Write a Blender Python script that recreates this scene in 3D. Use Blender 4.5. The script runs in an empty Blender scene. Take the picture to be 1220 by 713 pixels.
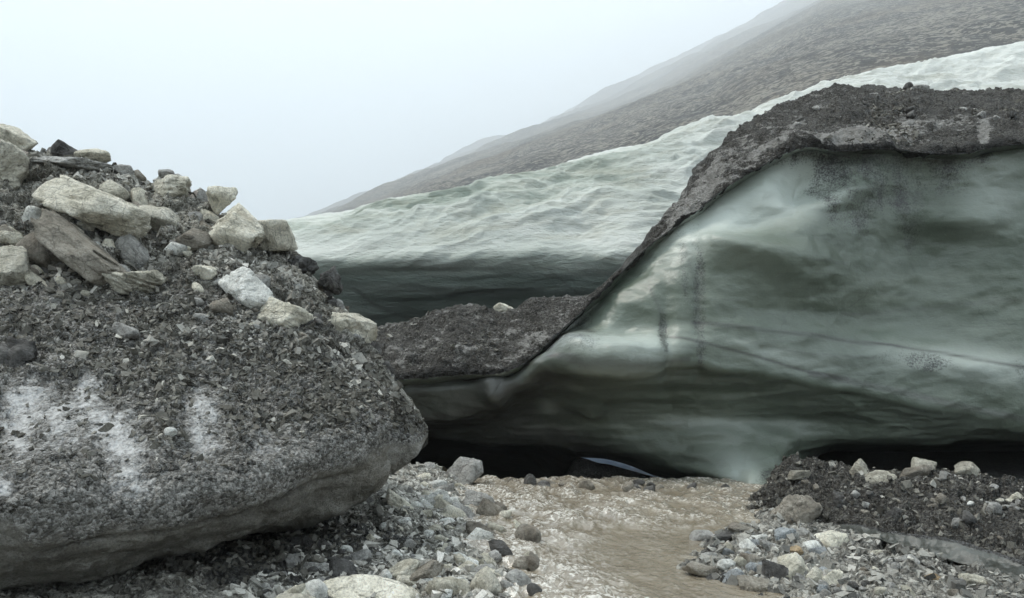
import bpy, bmesh, math, random
import numpy as np
from mathutils import Vector
from mathutils.bvhtree import BVHTree

R = math.radians
scene = bpy.context.scene
COL = scene.collection
rng = np.random.default_rng(7)
random.seed(7)

# ------------------------------------------------------------------ camera
F, CX, HOR, CAMZ = 900.0, 610.0, 440.0, 1.8      # focal length and horizon of the photograph, eye height
cam_d = bpy.data.cameras.new('camera')
cam = bpy.data.objects.new('camera', cam_d)
COL.objects.link(cam)
cam.location = (0, 0, CAMZ)
cam.rotation_euler = (R(90), 0, 0)
cam_d.sensor_width = 36.0
cam_d.lens = 36.0 * F / 1220.0
cam_d.shift_y = (HOR - 356.5) / 1220.0
cam_d.clip_start = 0.1
cam_d.clip_end = 20000
scene.camera = cam

# ------------------------------------------------------------------ world, sun, exposure
SUN_EL, SUN_AZ = 60.0, -88.0                     # azimuth measured from +Y towards +X
world = bpy.data.worlds.new('World')
scene.world = world
world.use_nodes = True
wn = world.node_tree
for n in list(wn.nodes):
    wn.nodes.remove(n)
sky = wn.nodes.new('ShaderNodeTexSky')
sky.sky_type = 'NISHITA'
sky.sun_disc = False
sky.sun_elevation = R(SUN_EL)
sky.sun_rotation = R(SUN_AZ)
sky.air_density = 1.0
sky.dust_density = 4.0
hsv = wn.nodes.new('ShaderNodeHueSaturation')
hsv.inputs['Saturation'].default_value = 0.45
cover = wn.nodes.new('ShaderNodeMix')
cover.data_type = 'RGBA'
cover.inputs[0].default_value = 0.86             # closed cloud cover over the sky
cover.inputs[7].default_value = (11.9, 13.4, 14.5, 1)
bg = wn.nodes.new('ShaderNodeBackground')
bg.inputs['Strength'].default_value = 0.1
wout = wn.nodes.new('ShaderNodeOutputWorld')
wn.links.new(sky.outputs[0], hsv.inputs['Color'])
wn.links.new(hsv.outputs[0], cover.inputs[6])
wn.links.new(cover.outputs[2], bg.inputs['Color'])
wn.links.new(bg.outputs[0], wout.inputs['Surface'])

sun_d = bpy.data.lights.new('sun', 'SUN')
sun_d.energy = 3.2
sun_d.angle = R(14)
sun_d.color = (1.0, 0.945, 0.86)
sun = bpy.data.objects.new('sun', sun_d)
COL.objects.link(sun)
_d = Vector((math.sin(R(SUN_AZ)) * math.cos(R(SUN_EL)), math.cos(R(SUN_AZ)) * math.cos(R(SUN_EL)), math.sin(R(SUN_EL))))
sun.rotation_euler = (-_d).to_track_quat('-Z', 'Y').to_euler()
sun.location = _d * 50

scene.view_settings.view_transform = 'Standard'
scene.view_settings.look = 'None'
scene.view_settings.exposure = 0.72
scene.view_settings.gamma = 1.0
scene.render.engine = 'CYCLES'
cy = scene.cycles
cy.max_bounces = 10
cy.diffuse_bounces = 4
cy.glossy_bounces = 2
cy.transmission_bounces = 2
cy.volume_bounces = 5
cy.use_denoising = True
cy.caustics_reflective = False
cy.caustics_refractive = False


# ------------------------------------------------------------------ numpy helpers
def P(px, py, d):
    """photograph pixel at distance d -> world point"""
    px, py, d = np.broadcast_arrays(np.asarray(px, float), np.asarray(py, float), np.asarray(d, float))
    return np.stack([(px - CX) / F * d, d, CAMZ - (py - HOR) / F * d], -1)


def py_of(z, d):
    return HOR + (CAMZ - z) / d * F


def pchip(x, y, q):
    x = np.asarray(x, float); y = np.asarray(y, float); q = np.asarray(q, float)
    h = np.diff(x); s = np.diff(y) / h
    m = np.zeros_like(y)
    w1 = 2 * h[1:] + h[:-1]; w2 = h[1:] + 2 * h[:-1]
    ok = s[1:] * s[:-1] > 0
    with np.errstate(divide='ignore', invalid='ignore'):
        m[1:-1] = np.where(ok, (w1 + w2) / (w1 / np.where(ok, s[:-1], 1) + w2 / np.where(ok, s[1:], 1)), 0)
    m[0], m[-1] = s[0], s[-1]
    i = np.clip(np.searchsorted(x, q) - 1, 0, len(x) - 2)
    t = np.clip((q - x[i]) / h[i], 0, 1)
    return ((2*t**3 - 3*t**2 + 1) * y[i] + (t**3 - 2*t**2 + t) * h[i] * m[i]
            + (-2*t**3 + 3*t**2) * y[i+1] + (t**3 - t**2) * h[i] * m[i+1])


def hsh(ix, iy, iz, seed):
    h = (ix.astype(np.int64) * 374761393 + iy.astype(np.int64) * 668265263 + iz.astype(np.int64) * 2147483647 + seed * 974711) & 0xFFFFFFFF
    h = ((h ^ (h >> 13)) * 1274126177) & 0xFFFFFFFF
    h = ((h ^ (h >> 16)) * 2246822519) & 0xFFFFFFFF
    return h ^ (h >> 15)


def perlin(p, seed=0):
    shp = p.shape[:-1]
    p = p.reshape(-1, 3)
    i = np.floor(p).astype(np.int64); f = p - i
    u = f * f * f * (f * (f * 6 - 15) + 10)
    out = np.zeros(len(p))
    for dx in (0, 1):
        wx = u[:, 0] if dx else 1 - u[:, 0]
        for dy in (0, 1):
            wy = u[:, 1] if dy else 1 - u[:, 1]
            for dz in (0, 1):
                wz = u[:, 2] if dz else 1 - u[:, 2]
                h = hsh(i[:, 0] + dx, i[:, 1] + dy, i[:, 2] + dz, seed)
                g = ((h & 1023) / 511.5 - 1) * (f[:, 0] - dx) + (((h >> 10) & 1023) / 511.5 - 1) * (f[:, 1] - dy) + (((h >> 20) & 1023) / 511.5 - 1) * (f[:, 2] - dz)
                out += wx * wy * wz * g
    return out.reshape(shp) * 1.3


def fbm(p, scale=1.0, octs=4, seed=0, gain=0.5, ridged=False):
    out = 0.0; a = 1.0; s = scale; tot = 0.0
    for o in range(octs):
        n = perlin(p * s + 13.7 * o, seed + o * 17)
        if ridged:
            n = 1 - 2 * np.abs(n)
        out = out + a * n; tot += a
        a *= gain; s *= 2.03
    return out / tot


def chips(p, scale, seed=0, tilt=0.9):
    """rubble: every cell is a tilted facet at its own height"""
    shp = p.shape[:-1]
    q = (p * scale).reshape(-1, 3)
    i = np.floor(q).astype(np.int64); f = q - i
    best = np.full(len(q), 9.0); bi = np.zeros((len(q), 3), np.int64); ba = np.zeros((len(q), 3))
    for dx in (-1, 0, 1):
        for dy in (-1, 0, 1):
            for dz in (-1, 0, 1):
                h = hsh(i[:, 0] + dx, i[:, 1] + dy, i[:, 2] + dz, seed)
                ax = f[:, 0] - dx - (h & 255) / 255.0
                ay = f[:, 1] - dy - ((h >> 8) & 255) / 255.0
                az = f[:, 2] - dz - ((h >> 16) & 255) / 255.0
                d2 = ax * ax + ay * ay + az * az
                m = d2 < best
                best[m] = d2[m]; bi[m] = (dx, dy, dz); ba[m, 0] = ax[m]; ba[m, 1] = ay[m]; ba[m, 2] = az[m]
    bi += i
    h2 = hsh(bi[:, 0], bi[:, 1], bi[:, 2], seed + 91)
    val = ((h2 & 255) / 255.0) - 0.5 + tilt * ((((h2 >> 8) & 255) / 255.0 - .5) * ba[:, 0] + (((h2 >> 16) & 255) / 255.0 - .5) * ba[:, 1] + (((h2 >> 24) & 255) / 255.0 - .5) * ba[:, 2])
    return val.reshape(shp)


def sstep(a, b, x):
    t = np.clip((x - a) / (b - a), 0, 1)
    return t * t * (3 - 2 * t)


def gauss(px, py, cx, cy_, sx, sy, rot=0.0):
    c, s = math.cos(R(rot)), math.sin(R(rot))
    dx, dy = px - cx, py - cy_
    a = (dx * c + dy * s) / sx; b = (-dx * s + dy * c) / sy
    return np.exp(-(a * a + b * b))


def linedist(px, py, pts):
    d = np.full(px.shape, 1e9)
    for (x0, y0), (x1, y1) in zip(pts[:-1], pts[1:]):
        vx, vy = x1 - x0, y1 - y0
        t = np.clip(((px - x0) * vx + (py - y0) * vy) / (vx * vx + vy * vy), 0, 1)
        d = np.minimum(d, np.hypot(px - x0 - t * vx, py - y0 - t * vy))
    return d


class Sheet:
    """surface lofted through curves given as (px, py, distance)"""
    def __init__(self, rows, segs, px0, px1, nu, ext=(1e9, -1e9)):
        # dense where the photograph looks, coarser where the form only carries on beyond its edges
        lo, hi = ext
        self.u = np.concatenate([np.arange(lo, px0 - 1, 9.0), np.linspace(px0, px1, nu), np.arange(px1 + 9, hi, 9.0)])
        nu = len(self.u)
        cp = []
        for row in rows:
            row = np.array(row, float)
            cp.append(np.stack([pchip(row[:, 0], row[:, 1], self.u), pchip(row[:, 0], row[:, 2], self.u)], -1))
        cp = np.stack(cp)                                   # rows, nu, 2
        t = np.concatenate([np.linspace(k, k + 1, n, endpoint=False) for k, n in enumerate(segs)] + [[len(segs)]])
        self.t = t
        self.nv, self.nu = len(t), nu
        # monotone interpolation down every column, vectorised over columns
        K = len(rows); s = np.diff(cp, axis=0); m = np.zeros_like(cp)
        ok = s[1:] * s[:-1] > 0
        with np.errstate(divide='ignore', invalid='ignore'):
            m[1:-1] = np.where(ok, 2 * s[1:] * s[:-1] / np.where(ok, s[1:] + s[:-1], 1), 0)
        m[0], m[-1] = s[0], s[-1]
        i = np.clip(np.floor(t).astype(int), 0, K - 2); w = (t - i)[:, None, None]
        v = ((2*w**3 - 3*w**2 + 1) * cp[i] + (w**3 - 2*w**2 + w) * m[i] + (-2*w**3 + 3*w**2) * cp[i+1] + (w**3 - w**2) * m[i+1])
        self.px = np.broadcast_to(self.u, (self.nv, nu)).copy()
        self.py, self.d = v[..., 0], v[..., 1]
        self.T = np.broadcast_to(t[:, None], (self.nv, nu))
        self.pos = P(self.px, self.py, self.d)
        self.normals()

    def normals(self):
        a = np.gradient(self.pos, axis=1); b = np.gradient(self.pos, axis=0)
        n = np.cross(b, a)
        n /= np.linalg.norm(n, axis=-1, keepdims=True) + 1e-9
        self.n = n

    def push(self, h):
        self.pos = self.pos + self.n * h[..., None]
        self.normals()

    def repix(self):
        """pixel of each point after displacement"""
        d = self.pos[..., 1]
        return CX + self.pos[..., 0] / d * F, HOR + (CAMZ - self.pos[..., 2]) / d * F


def grid_faces(nv, nu, a=0, b=None):
    b = nv - 1 if b is None else b
    i, j = np.meshgrid(np.arange(a, b), np.arange(nu - 1), indexing='ij')
    q = np.stack([i * nu + j, i * nu + j + 1, (i + 1) * nu + j + 1, (i + 1) * nu + j], -1).reshape(-1, 4)
    return q[:, ::-1]


def np_mesh(name, verts, quads, mat, smooth=True, attrs=None):
    verts = np.ascontiguousarray(verts.reshape(-1, 3), np.float32)
    quads = np.asarray(quads)
    used = np.unique(quads)
    if len(used) < len(verts):
        remap = np.zeros(len(verts), np.int64); remap[used] = np.arange(len(used))
        verts = verts[used]; quads = remap[quads]
        attrs = {k: np.asarray(v).reshape(-1)[used] for k, v in (attrs or {}).items()}
    k = quads.shape[1]
    me = bpy.data.meshes.new(name)
    me.vertices.add(len(verts)); me.vertices.foreach_set('co', verts.ravel())
    me.loops.add(quads.size); me.loops.foreach_set('vertex_index', quads.ravel().astype(np.int32))
    me.polygons.add(len(quads))
    me.polygons.foreach_set('loop_start', np.arange(0, quads.size, k, dtype=np.int32))
    me.polygons.foreach_set('use_smooth', np.full(len(quads), smooth, bool))
    for an, av in (attrs or {}).items():
        at = me.attributes.new(an, 'FLOAT', 'POINT')
        at.data.foreach_set('value', np.ascontiguousarray(np.asarray(av).ravel(), np.float32))
    me.update(calc_edges=True)
    me.validate()
    if mat:
        me.materials.append(mat)
    return me


def link(name, me, parent=None, label=None, cat=None, group=None, kind=None):
    o = bpy.data.objects.new(name, me)
    COL.objects.link(o)
    if parent:
        o.parent = parent
    for k, v in (('label', label), ('category', cat), ('group', group), ('kind', kind)):
        if v:
            o[k] = v
    return o


# ------------------------------------------------------------------ materials
class NT:
    def __init__(self, name):
        self.m = bpy.data.materials.new(name)
        self.m.use_nodes = True
        self.t = self.m.node_tree
        self.b = self.t.nodes['Principled BSDF']
        self.geo = self.t.nodes.new('ShaderNodeNewGeometry')
        self.pos = self.geo.outputs['Position']

    def n(self, kind, **kw):
        nd = self.t.nodes.new('ShaderNode' + kind)
        for k, v in kw.items():
            setattr(nd, k, v)
        return nd

    def put(self, sock, val):
        if isinstance(val, (int, float)):
            sock.default_value = val
        elif isinstance(val, tuple):
            sock.default_value = val if len(val) == len(sock.default_value) else tuple(val) + (1,)
        else:
            self.t.links.new(val, sock)

    def mapped(self, scale=(1, 1, 1), rot=(0, 0, 0)):
        mp = self.n('Mapping')
        self.put(mp.inputs['Vector'], self.pos)
        mp.inputs['Scale'].default_value = scale
        mp.inputs['Rotation'].default_value = rot
        return mp.outputs[0]

    def noise(self, scale, detail=4, rough=0.55, vec=None, dist=0.0):
        nd = self.n('TexNoise')
        self.put(nd.inputs['Vector'], vec or self.pos)
        nd.inputs['Scale'].default_value = scale
        nd.inputs['Detail'].default_value = detail
        nd.inputs['Roughness'].default_value = rough
        nd.inputs['Distortion'].default_value = dist
        return nd.outputs[0]

    def voro(self, scale, feature='F1', out='Distance', vec=None, rnd=1.0):
        nd = self.n('TexVoronoi', feature=feature)
        self.put(nd.inputs['Vector'], vec or self.pos)
        nd.inputs['Scale'].default_value = scale
        nd.inputs['Randomness'].default_value = rnd
        return nd.outputs[out]

    def ramp(self, fac, stops, interp='LINEAR'):
        nd = self.n('ValToRGB')
        nd.color_ramp.interpolation = interp
        el = nd.color_ramp.elements
        while len(el) < len(stops):
            el.new(0.5)
        for e, (p, c) in zip(el, stops):
            e.position = p
            e.color = (c, c, c, 1) if isinstance(c, (int, float)) else (*c, 1)
        self.put(nd.inputs[0], fac)
        return nd.outputs[0]

    def mix(self, fac, a, b, mode='MIX'):
        nd = self.n('Mix', data_type='RGBA', blend_type=mode)
        self.put(nd.inputs[0], fac); self.put(nd.inputs[6], a); self.put(nd.inputs[7], b)
        return nd.outputs[2]

    def math(self, op, a, b=0.0, c=None, clamp=False):
        nd = self.n('Math', operation=op, use_clamp=clamp)
        self.put(nd.inputs[0], a); self.put(nd.inputs[1], b)
        if c is not None:
            self.put(nd.inputs[2], c)
        return nd.outputs[0]

    def attr(self, name):
        return self.n('Attribute', attribute_name=name).outputs['Fac']

    def bump(self, height, strength, dist, prev=None):
        nd = self.n('Bump')
        nd.inputs['Strength'].default_value = strength
        nd.inputs['Distance'].default_value = dist
        self.put(nd.inputs['Height'], height)
        if prev:
            self.put(nd.inputs['Normal'], prev)
        return nd.outputs[0]

    def done(self, col, rough=0.85, nrm=None, spec=0.3):
        self.put(self.b.inputs['Base Color'], col)
        self.put(self.b.inputs['Roughness'], rough)
        self.b.inputs['Specular IOR Level'].default_value = spec
        if nrm:
            self.put(self.b.inputs['Normal'], nrm)
        return self.m


def rock_material(name, dark, mid, pale, stain=None):
    k = NT(name)
    rnd = k.n('ObjectInfo').outputs['Random']
    # every stone samples its own piece of the texture, with its own bedding direction
    off = k.n('CombineXYZ')
    k.put(off.inputs[0], k.math('MULTIPLY', rnd, 37.0)); k.put(off.inputs[1], k.math('MULTIPLY', rnd, 91.0)); k.put(off.inputs[2], k.math('MULTIPLY', rnd, 17.0))
    mp = k.n('Mapping')
    k.put(mp.inputs['Vector'], k.pos); k.put(mp.inputs['Location'], off.outputs[0])
    rot = k.n('CombineXYZ')
    k.put(rot.inputs[0], k.math('MULTIPLY', rnd, 23.0)); k.put(rot.inputs[1], k.math('MULTIPLY', rnd, 11.0))
    k.put(mp.inputs['Rotation'], rot.outputs[0])
    v = mp.outputs[0]
    st = k.n('Mapping'); k.put(st.inputs['Vector'], v); st.inputs['Scale'].default_value = (1, 1, 4.5)
    base = k.ramp(k.noise(4.5, 9, 0.66, vec=v, dist=0.5), [(0.3, dark), (0.48, mid), (0.68, pale)])
    grain = k.noise(48, 6, 0.75, vec=v)
    c = k.mix(0.75, base, k.ramp(grain, [(0.3, 0.42), (0.48, 1.05), (0.7, 1.5)]), 'MULTIPLY')
    bed = k.noise(6, 6, 0.65, vec=st.outputs[0], dist=0.4)
    c = k.mix(0.55, c, k.ramp(bed, [(0.34, 0.5), (0.43, 1.05), (0.6, 1.05), (0.7, 1.25)]), 'MULTIPLY')
    crack = k.voro(3.2, 'DISTANCE_TO_EDGE', vec=k.mix(0.12, v, k.n('TexNoise').outputs[1], 'ADD'))
    c = k.mix(0.5, c, k.ramp(crack, [(0.0, 0.25), (0.022, 1.0)]), 'MULTIPLY')
    if stain:
        c = k.mix(k.ramp(k.noise(3.1, 5, 0.6, vec=v), [(0.55, 0.0), (0.7, 0.6)]), c, stain)
    br = k.math('MULTIPLY_ADD', rnd, 0.45, 0.95)
    cc = k.n('CombineColor')
    for s in range(3):
        k.put(cc.inputs[s], br)
    c = k.mix(1.0, c, cc.outputs[0], 'MULTIPLY')
    nb = k.bump(k.math('ADD', k.noise(10, 12, 0.72, vec=v), k.math('MULTIPLY', bed, 0.8)), 1.0, 0.09)
    nb = k.bump(k.ramp(crack, [(0.0, 0.0), (0.03, 1.0)]), 0.4, 0.015, nb)
    return k.done(c, 0.9, nb, 0.2)


MAT = {}
MAT['tan'] = rock_material('tan_rock', (0.28, 0.262, 0.205), (0.56, 0.533, 0.445), (0.74, 0.712, 0.62), (0.40, 0.345, 0.25))
MAT['dun'] = rock_material('dun_rock', (0.16, 0.149, 0.12), (0.33, 0.312, 0.26), (0.46, 0.44, 0.375))
MAT['grey'] = rock_material('grey_rock', (0.16, 0.157, 0.148), (0.34, 0.334, 0.314), (0.5, 0.49, 0.465))
MAT['brown'] = rock_material('brown_rock', (0.11, 0.10, 0.083), (0.235, 0.215, 0.18), (0.345, 0.32, 0.275), (0.18, 0.145, 0.11))
MAT['white'] = rock_material('pale_rock', (0.45, 0.45, 0.42), (0.66, 0.66, 0.62), (0.8, 0.8, 0.76))
MAT['dark'] = rock_material('dark_rock', (0.04, 0.039, 0.037), (0.10, 0.097, 0.092), (0.19, 0.186, 0.176))
MAT['rust'] = rock_material('rust_rock', (0.18, 0.13, 0.075), (0.33, 0.245, 0.15), (0.44, 0.36, 0.25))
MAT['blue'] = rock_material('blue_grey_rock', (0.17, 0.182, 0.188), (0.30, 0.318, 0.325), (0.42, 0.44, 0.445))
MAT['pink'] = rock_material('pink_rock', (0.3, 0.25, 0.215), (0.47, 0.41, 0.36), (0.58, 0.52, 0.47))


def chip_material(name, stops):
    k = NT(name)
    c = k.ramp(k.attr('tone'), stops)
    c = k.mix(0.6, c, k.ramp(k.noise(70, 4, 0.7), [(0.3, 0.5), (0.5, 1.0), (0.7, 1.3)]), 'MULTIPLY')
    return k.done(c, 0.85, k.bump(k.noise(60, 6, 0.7), 0.5, 0.015), 0.25)


MAT['chip_dark'] = chip_material('dark_gravel', [(0.0, (0.046, 0.043, 0.036)), (0.5, (0.13, 0.124, 0.106)), (0.85, (0.25, 0.24, 0.21)), (1.0, (0.44, 0.427, 0.38))])
MAT['chip_pale'] = chip_material('pale_gravel', [(0.0, (0.10, 0.097, 0.088)), (0.4, (0.27, 0.263, 0.236)), (0.8, (0.46, 0.445, 0.4)), (1.0, (0.64, 0.62, 0.57))])


def debris_color(k, dark, mid, pale, scale=1.0):
    """fine gravel in a dark muddy matrix"""
    cells = k.voro(38 * scale, 'F1', 'Color')
    fine = k.voro(95 * scale, 'F1', 'Color')
    sc = k.n('SeparateColor'); k.put(sc.inputs[0], cells)
    sf = k.n('SeparateColor'); k.put(sf.inputs[0], fine)
    t = k.math('ADD', k.math('MULTIPLY', sc.outputs[0], 0.45), k.math('MULTIPLY', sf.outputs[0], 0.35))
    t = k.math('ADD', t, k.math('MULTIPLY', k.noise(2.2 * scale, 6, 0.65), 0.55))
    col = k.ramp(t, [(0.3, dark), (0.65, mid), (1.0, pale)])
    hgt = k.math('ADD', k.math('MULTIPLY', k.voro(38 * scale), -0.8), k.math('MULTIPLY', k.voro(95 * scale), -0.35))
    hgt = k.math('ADD', hgt, k.noise(16 * scale, 8, 0.7))
    return col, hgt


def ice_colors(k):
    lay = k.noise(1.0, 5, 0.55, vec=k.mapped((0.22, 0.3, 1.5), (0, R(-5), 0)), dist=0.5)
    c = k.ramp(lay, [(0.25, (0.08, 0.101, 0.076)), (0.45, (0.102, 0.125, 0.096)), (0.6, (0.133, 0.157, 0.123)), (0.78, (0.207, 0.233, 0.19))])
    thin = k.noise(1.0, 6, 0.7, vec=k.mapped((0.35, 0.5, 9.0), (0, R(-6), 0)), dist=0.25)
    c = k.mix(0.55, c, k.ramp(thin, [(0.34, 0.62), (0.46, 1.0), (0.6, 1.0), (0.7, 1.3)]), 'MULTIPLY')
    c = k.mix(0.4, c, k.ramp(k.noise(45, 6, 0.8), [(0.32, 0.45), (0.46, 1.0), (0.7, 1.15)]), 'MULTIPLY')
    bub = k.ramp(k.noise(85, 3, 0.6), [(0.62, 0.0), (0.7, 1.0)])
    c = k.mix(k.math('MULTIPLY', bub, k.ramp(k.noise(2.2, 4, 0.6), [(0.45, 0.0), (0.65, 0.6)])), c, (0.42, 0.46, 0.42))
    wv = k.n('VectorMath', operation='ADD')
    wn_ = k.n('TexNoise'); wn_.inputs['Scale'].default_value = 1.3; wn_.inputs['Detail'].default_value = 5; k.put(wn_.inputs['Vector'], k.pos)
    k.put(wv.inputs[0], k.mapped((0.8, 0.8, 1.5), (0, R(20), 0))); k.put(wv.inputs[1], wn_.outputs[1])
    fr = k.voro(0.9, 'DISTANCE_TO_EDGE', vec=wv.outputs[0])
    c = k.mix(k.math('MULTIPLY', k.ramp(fr, [(0.0, 1.0), (0.012, 0.0)]), k.ramp(k.noise(0.9, 4, 0.6), [(0.48, 0.0), (0.62, 0.55)])), c, (0.05, 0.058, 0.05))
    cloud = k.noise(0.7, 4, 0.5)
    c = k.mix(k.ramp(cloud, [(0.45, 0.0), (0.7, 0.5)]), c, (0.21, 0.243, 0.205))
    return c


def ice_material():
    k = NT('glacier_ice')
    c = ice_colors(k)
    c = k.mix(k.attr('clean_lit'), c, (0.53, 0.575, 0.53))
    silt_shade = k.attr('silt_shade')
    c = k.mix(silt_shade, c, (0.055, 0.055, 0.05))
    sp = k.attr('speck')
    th = k.math('SUBTRACT', 0.9, k.math('MULTIPLY', sp, 0.42))
    n1 = k.math('ADD', k.math('MULTIPLY', k.noise(34, 5, 0.8), 0.62), k.math('MULTIPLY', k.noise(3.2, 5, 0.6, vec=k.mapped((1, 1, 0.35))), 0.45))
    hit = k.math('MULTIPLY', k.math('SUBTRACT', n1, th), 7.0, clamp=True)
    c = k.mix(hit, c, (0.03, 0.03, 0.029))
    d = k.attr('debris')
    n2 = k.noise(20, 8, 0.75)
    dm = k.math('MULTIPLY', k.math('SUBTRACT', k.math('ADD', d, k.math('MULTIPLY', k.math('SUBTRACT', n2, 0.5), 1.2)), 0.5), 6.0, clamp=True)
    dc, dh = debris_color(k, (0.03, 0.03, 0.029), (0.07, 0.069, 0.067), (0.15, 0.148, 0.142))
    c = k.mix(dm, c, dc)
    nb = k.bump(k.noise(1.6, 6, 0.55, vec=k.mapped((0.7, 0.7, 1.3))), 0.5, 0.12)
    nb = k.bump(k.noise(22, 8, 0.75), 0.35, 0.02, nb)
    nb = k.bump(k.voro(3.4, 'SMOOTH_F1', vec=k.mapped((0.7, 1, 1.2))), 0.35, 0.12, nb)
    dn = k.n('Bump'); dn.inputs['Distance'].default_value = 0.06
    k.put(dn.inputs['Strength'], dm); k.put(dn.inputs['Height'], dh); k.put(dn.inputs['Normal'], nb)
    rough = k.math('MULTIPLY_ADD', dm, 0.5, 0.3)
    k.b.inputs['Subsurface Weight'].default_value = 0.0
    return k.done(c, rough, dn.outputs[0], 0.5)


def cap_material():
    k = NT('debris_cover')
    c, h = debris_color(k, (0.017, 0.016, 0.0145), (0.055, 0.052, 0.046), (0.165, 0.158, 0.143))
    i = k.attr('bare')
    n2 = k.math('ADD', k.math('MULTIPLY', k.noise(7, 9, 0.78), 0.5), k.math('MULTIPLY', k.noise(2.6, 8, 0.72, vec=k.mapped((1.0, 0.5, 2.6), (0, R(-38), 0))), 0.5))
    m = k.math('MULTIPLY', k.math('SUBTRACT', k.math('ADD', i, k.math('MULTIPLY', k.math('SUBTRACT', n2, 0.5), 6.0)), 0.5), 3.2, clamp=True)
    c = k.mix(k.math('MULTIPLY', k.attr('mud'), k.ramp(k.noise(6, 7, 0.7), [(0.25, 0.4), (0.5, 1.0)])), c, (0.016, 0.0155, 0.0145))
    icy = k.ramp(k.noise(11, 8, 0.7), [(0.3, (0.17, 0.165, 0.153)), (0.6, (0.42, 0.41, 0.385)), (0.8, (0.64, 0.625, 0.59))])
    c = k.mix(k.math('MULTIPLY', m, 0.85), c, icy)
    return k.done(c, 0.82, k.bump(h, 0.9, 0.07), 0.3)


def block_material():
    k = NT('dirty_ice')
    c, h = debris_color(k, (0.045, 0.0435, 0.039), (0.18, 0.175, 0.16), (0.42, 0.41, 0.385))
    tc, th_ = debris_color(k, (0.10, 0.095, 0.078), (0.30, 0.287, 0.242), (0.54, 0.522, 0.46))
    c = k.mix(k.math('MULTIPLY', k.attr('soil'), k.ramp(k.noise(2.6, 7, 0.7), [(0.3, 0.25), (0.5, 1.0)])), c, tc)
    # bare white ice breaking through the grit
    i = k.attr('bare')
    n2 = k.noise(9, 10, 0.78)
    m = k.math('MULTIPLY', k.math('SUBTRACT', k.math('ADD', i, k.math('MULTIPLY', k.math('SUBTRACT', n2, 0.5), 3.0)), 0.62), 1.8, clamp=True)
    icy = k.ramp(k.noise(24, 8, 0.78), [(0.32, (0.2, 0.198, 0.19)), (0.5, (0.44, 0.438, 0.43)), (0.7, (0.62, 0.62, 0.615))])
    c = k.mix(k.math('MULTIPLY', m, 0.9), c, icy)
    # smooth silty belly
    b = k.attr('belly')
    n3 = k.noise(5, 8, 0.7)
    mb = k.math('MULTIPLY', k.math('SUBTRACT', k.math('ADD', b, k.math('MULTIPLY', k.math('SUBTRACT', n3, 0.5), 0.9)), 0.5), 4.0, clamp=True)
    bc = k.ramp(k.noise(3.5, 9, 0.7, vec=k.mapped((0.8, 0.8, 1.6))), [(0.3, (0.10, 0.094, 0.08)), (0.52, (0.24, 0.229, 0.2)), (0.72, (0.42, 0.407, 0.375))])
    bc = k.mix(0.7, bc, k.ramp(k.noise(75, 5, 0.75), [(0.33, 0.3), (0.5, 1.0), (0.7, 1.35)]), 'MULTIPLY')
    c = k.mix(mb, c, bc)
    st = k.math('SUBTRACT', 1.0, k.math('MULTIPLY', m, 0.6))
    h = k.math('ADD', k.math('MULTIPLY', h, k.math('SUBTRACT', 1.0, k.math('MULTIPLY', mb, 0.7))), k.math('MULTIPLY', k.math('MULTIPLY', mb, k.noise(55, 8, 0.8)), 0.6))
    nb = k.n('Bump'); nb.inputs['Distance'].default_value = 0.05
    k.put(nb.inputs['Strength'], st); k.put(nb.inputs['Height'], h)
    rough = k.math('SUBTRACT', 0.85, k.math('MULTIPLY', k.math('MAXIMUM', m, mb), 0.25))
    return k.done(c, rough, nb.outputs[0], 0.3)


def ground_material():
    k = NT('gravel_ground')
    pc, ph = debris_color(k, (0.08, 0.077, 0.067), (0.25, 0.24, 0.21), (0.5, 0.485, 0.43), 0.7)
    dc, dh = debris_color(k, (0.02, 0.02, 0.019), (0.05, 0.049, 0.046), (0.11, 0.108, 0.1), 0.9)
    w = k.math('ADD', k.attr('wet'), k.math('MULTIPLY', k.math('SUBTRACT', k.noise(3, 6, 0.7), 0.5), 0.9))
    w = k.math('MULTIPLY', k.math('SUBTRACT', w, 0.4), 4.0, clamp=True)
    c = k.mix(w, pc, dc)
    return k.done(c, 0.8, k.bump(ph, 0.9, 0.06), 0.3)


def snow_material():
    k = NT('glacier_snow')
    v = k.mapped((0.25, 0.3, 0.8), (0, R(-12), 0))
    n = k.noise(0.8, 7, 0.6, vec=v, dist=0.6)
    c = k.ramp(n, [(0.3, (0.30, 0.345, 0.293)), (0.48, (0.43, 0.475, 0.415)), (0.66, (0.64, 0.665, 0.605))])
    c = k.mix(k.math('MULTIPLY', k.attr('clean_lit'), 0.75), c, (0.80, 0.81, 0.775))
    dirt = k.ramp(k.noise(0.9, 7, 0.65, vec=k.mapped((0.3, 0.35, 1.3), (0, R(-10), 0)), dist=1.0), [(0.52, 0.0), (0.68, 0.5)])
    c = k.mix(dirt, c, (0.42, 0.42, 0.34))
    ug = k.ramp(k.noise(0.8, 5, 0.55, vec=k.mapped((0.12, 0.2, 1.6), (0, R(4), 0)), dist=0.4), [(0.3, (0.12, 0.15, 0.128)), (0.55, (0.18, 0.215, 0.188)), (0.75, (0.3, 0.335, 0.30))])
    c = k.mix(k.attr('under'), c, ug)
    c = k.mix(k.attr('silt_shade'), c, (0.10, 0.10, 0.095))
    nb = k.bump(k.noise(3.0, 10, 0.72, vec=k.mapped((0.5, 0.6, 1.6), (0, R(-14), 0))), 0.9, 0.3)
    return k.done(c, 0.55, nb, 0.25)


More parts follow.
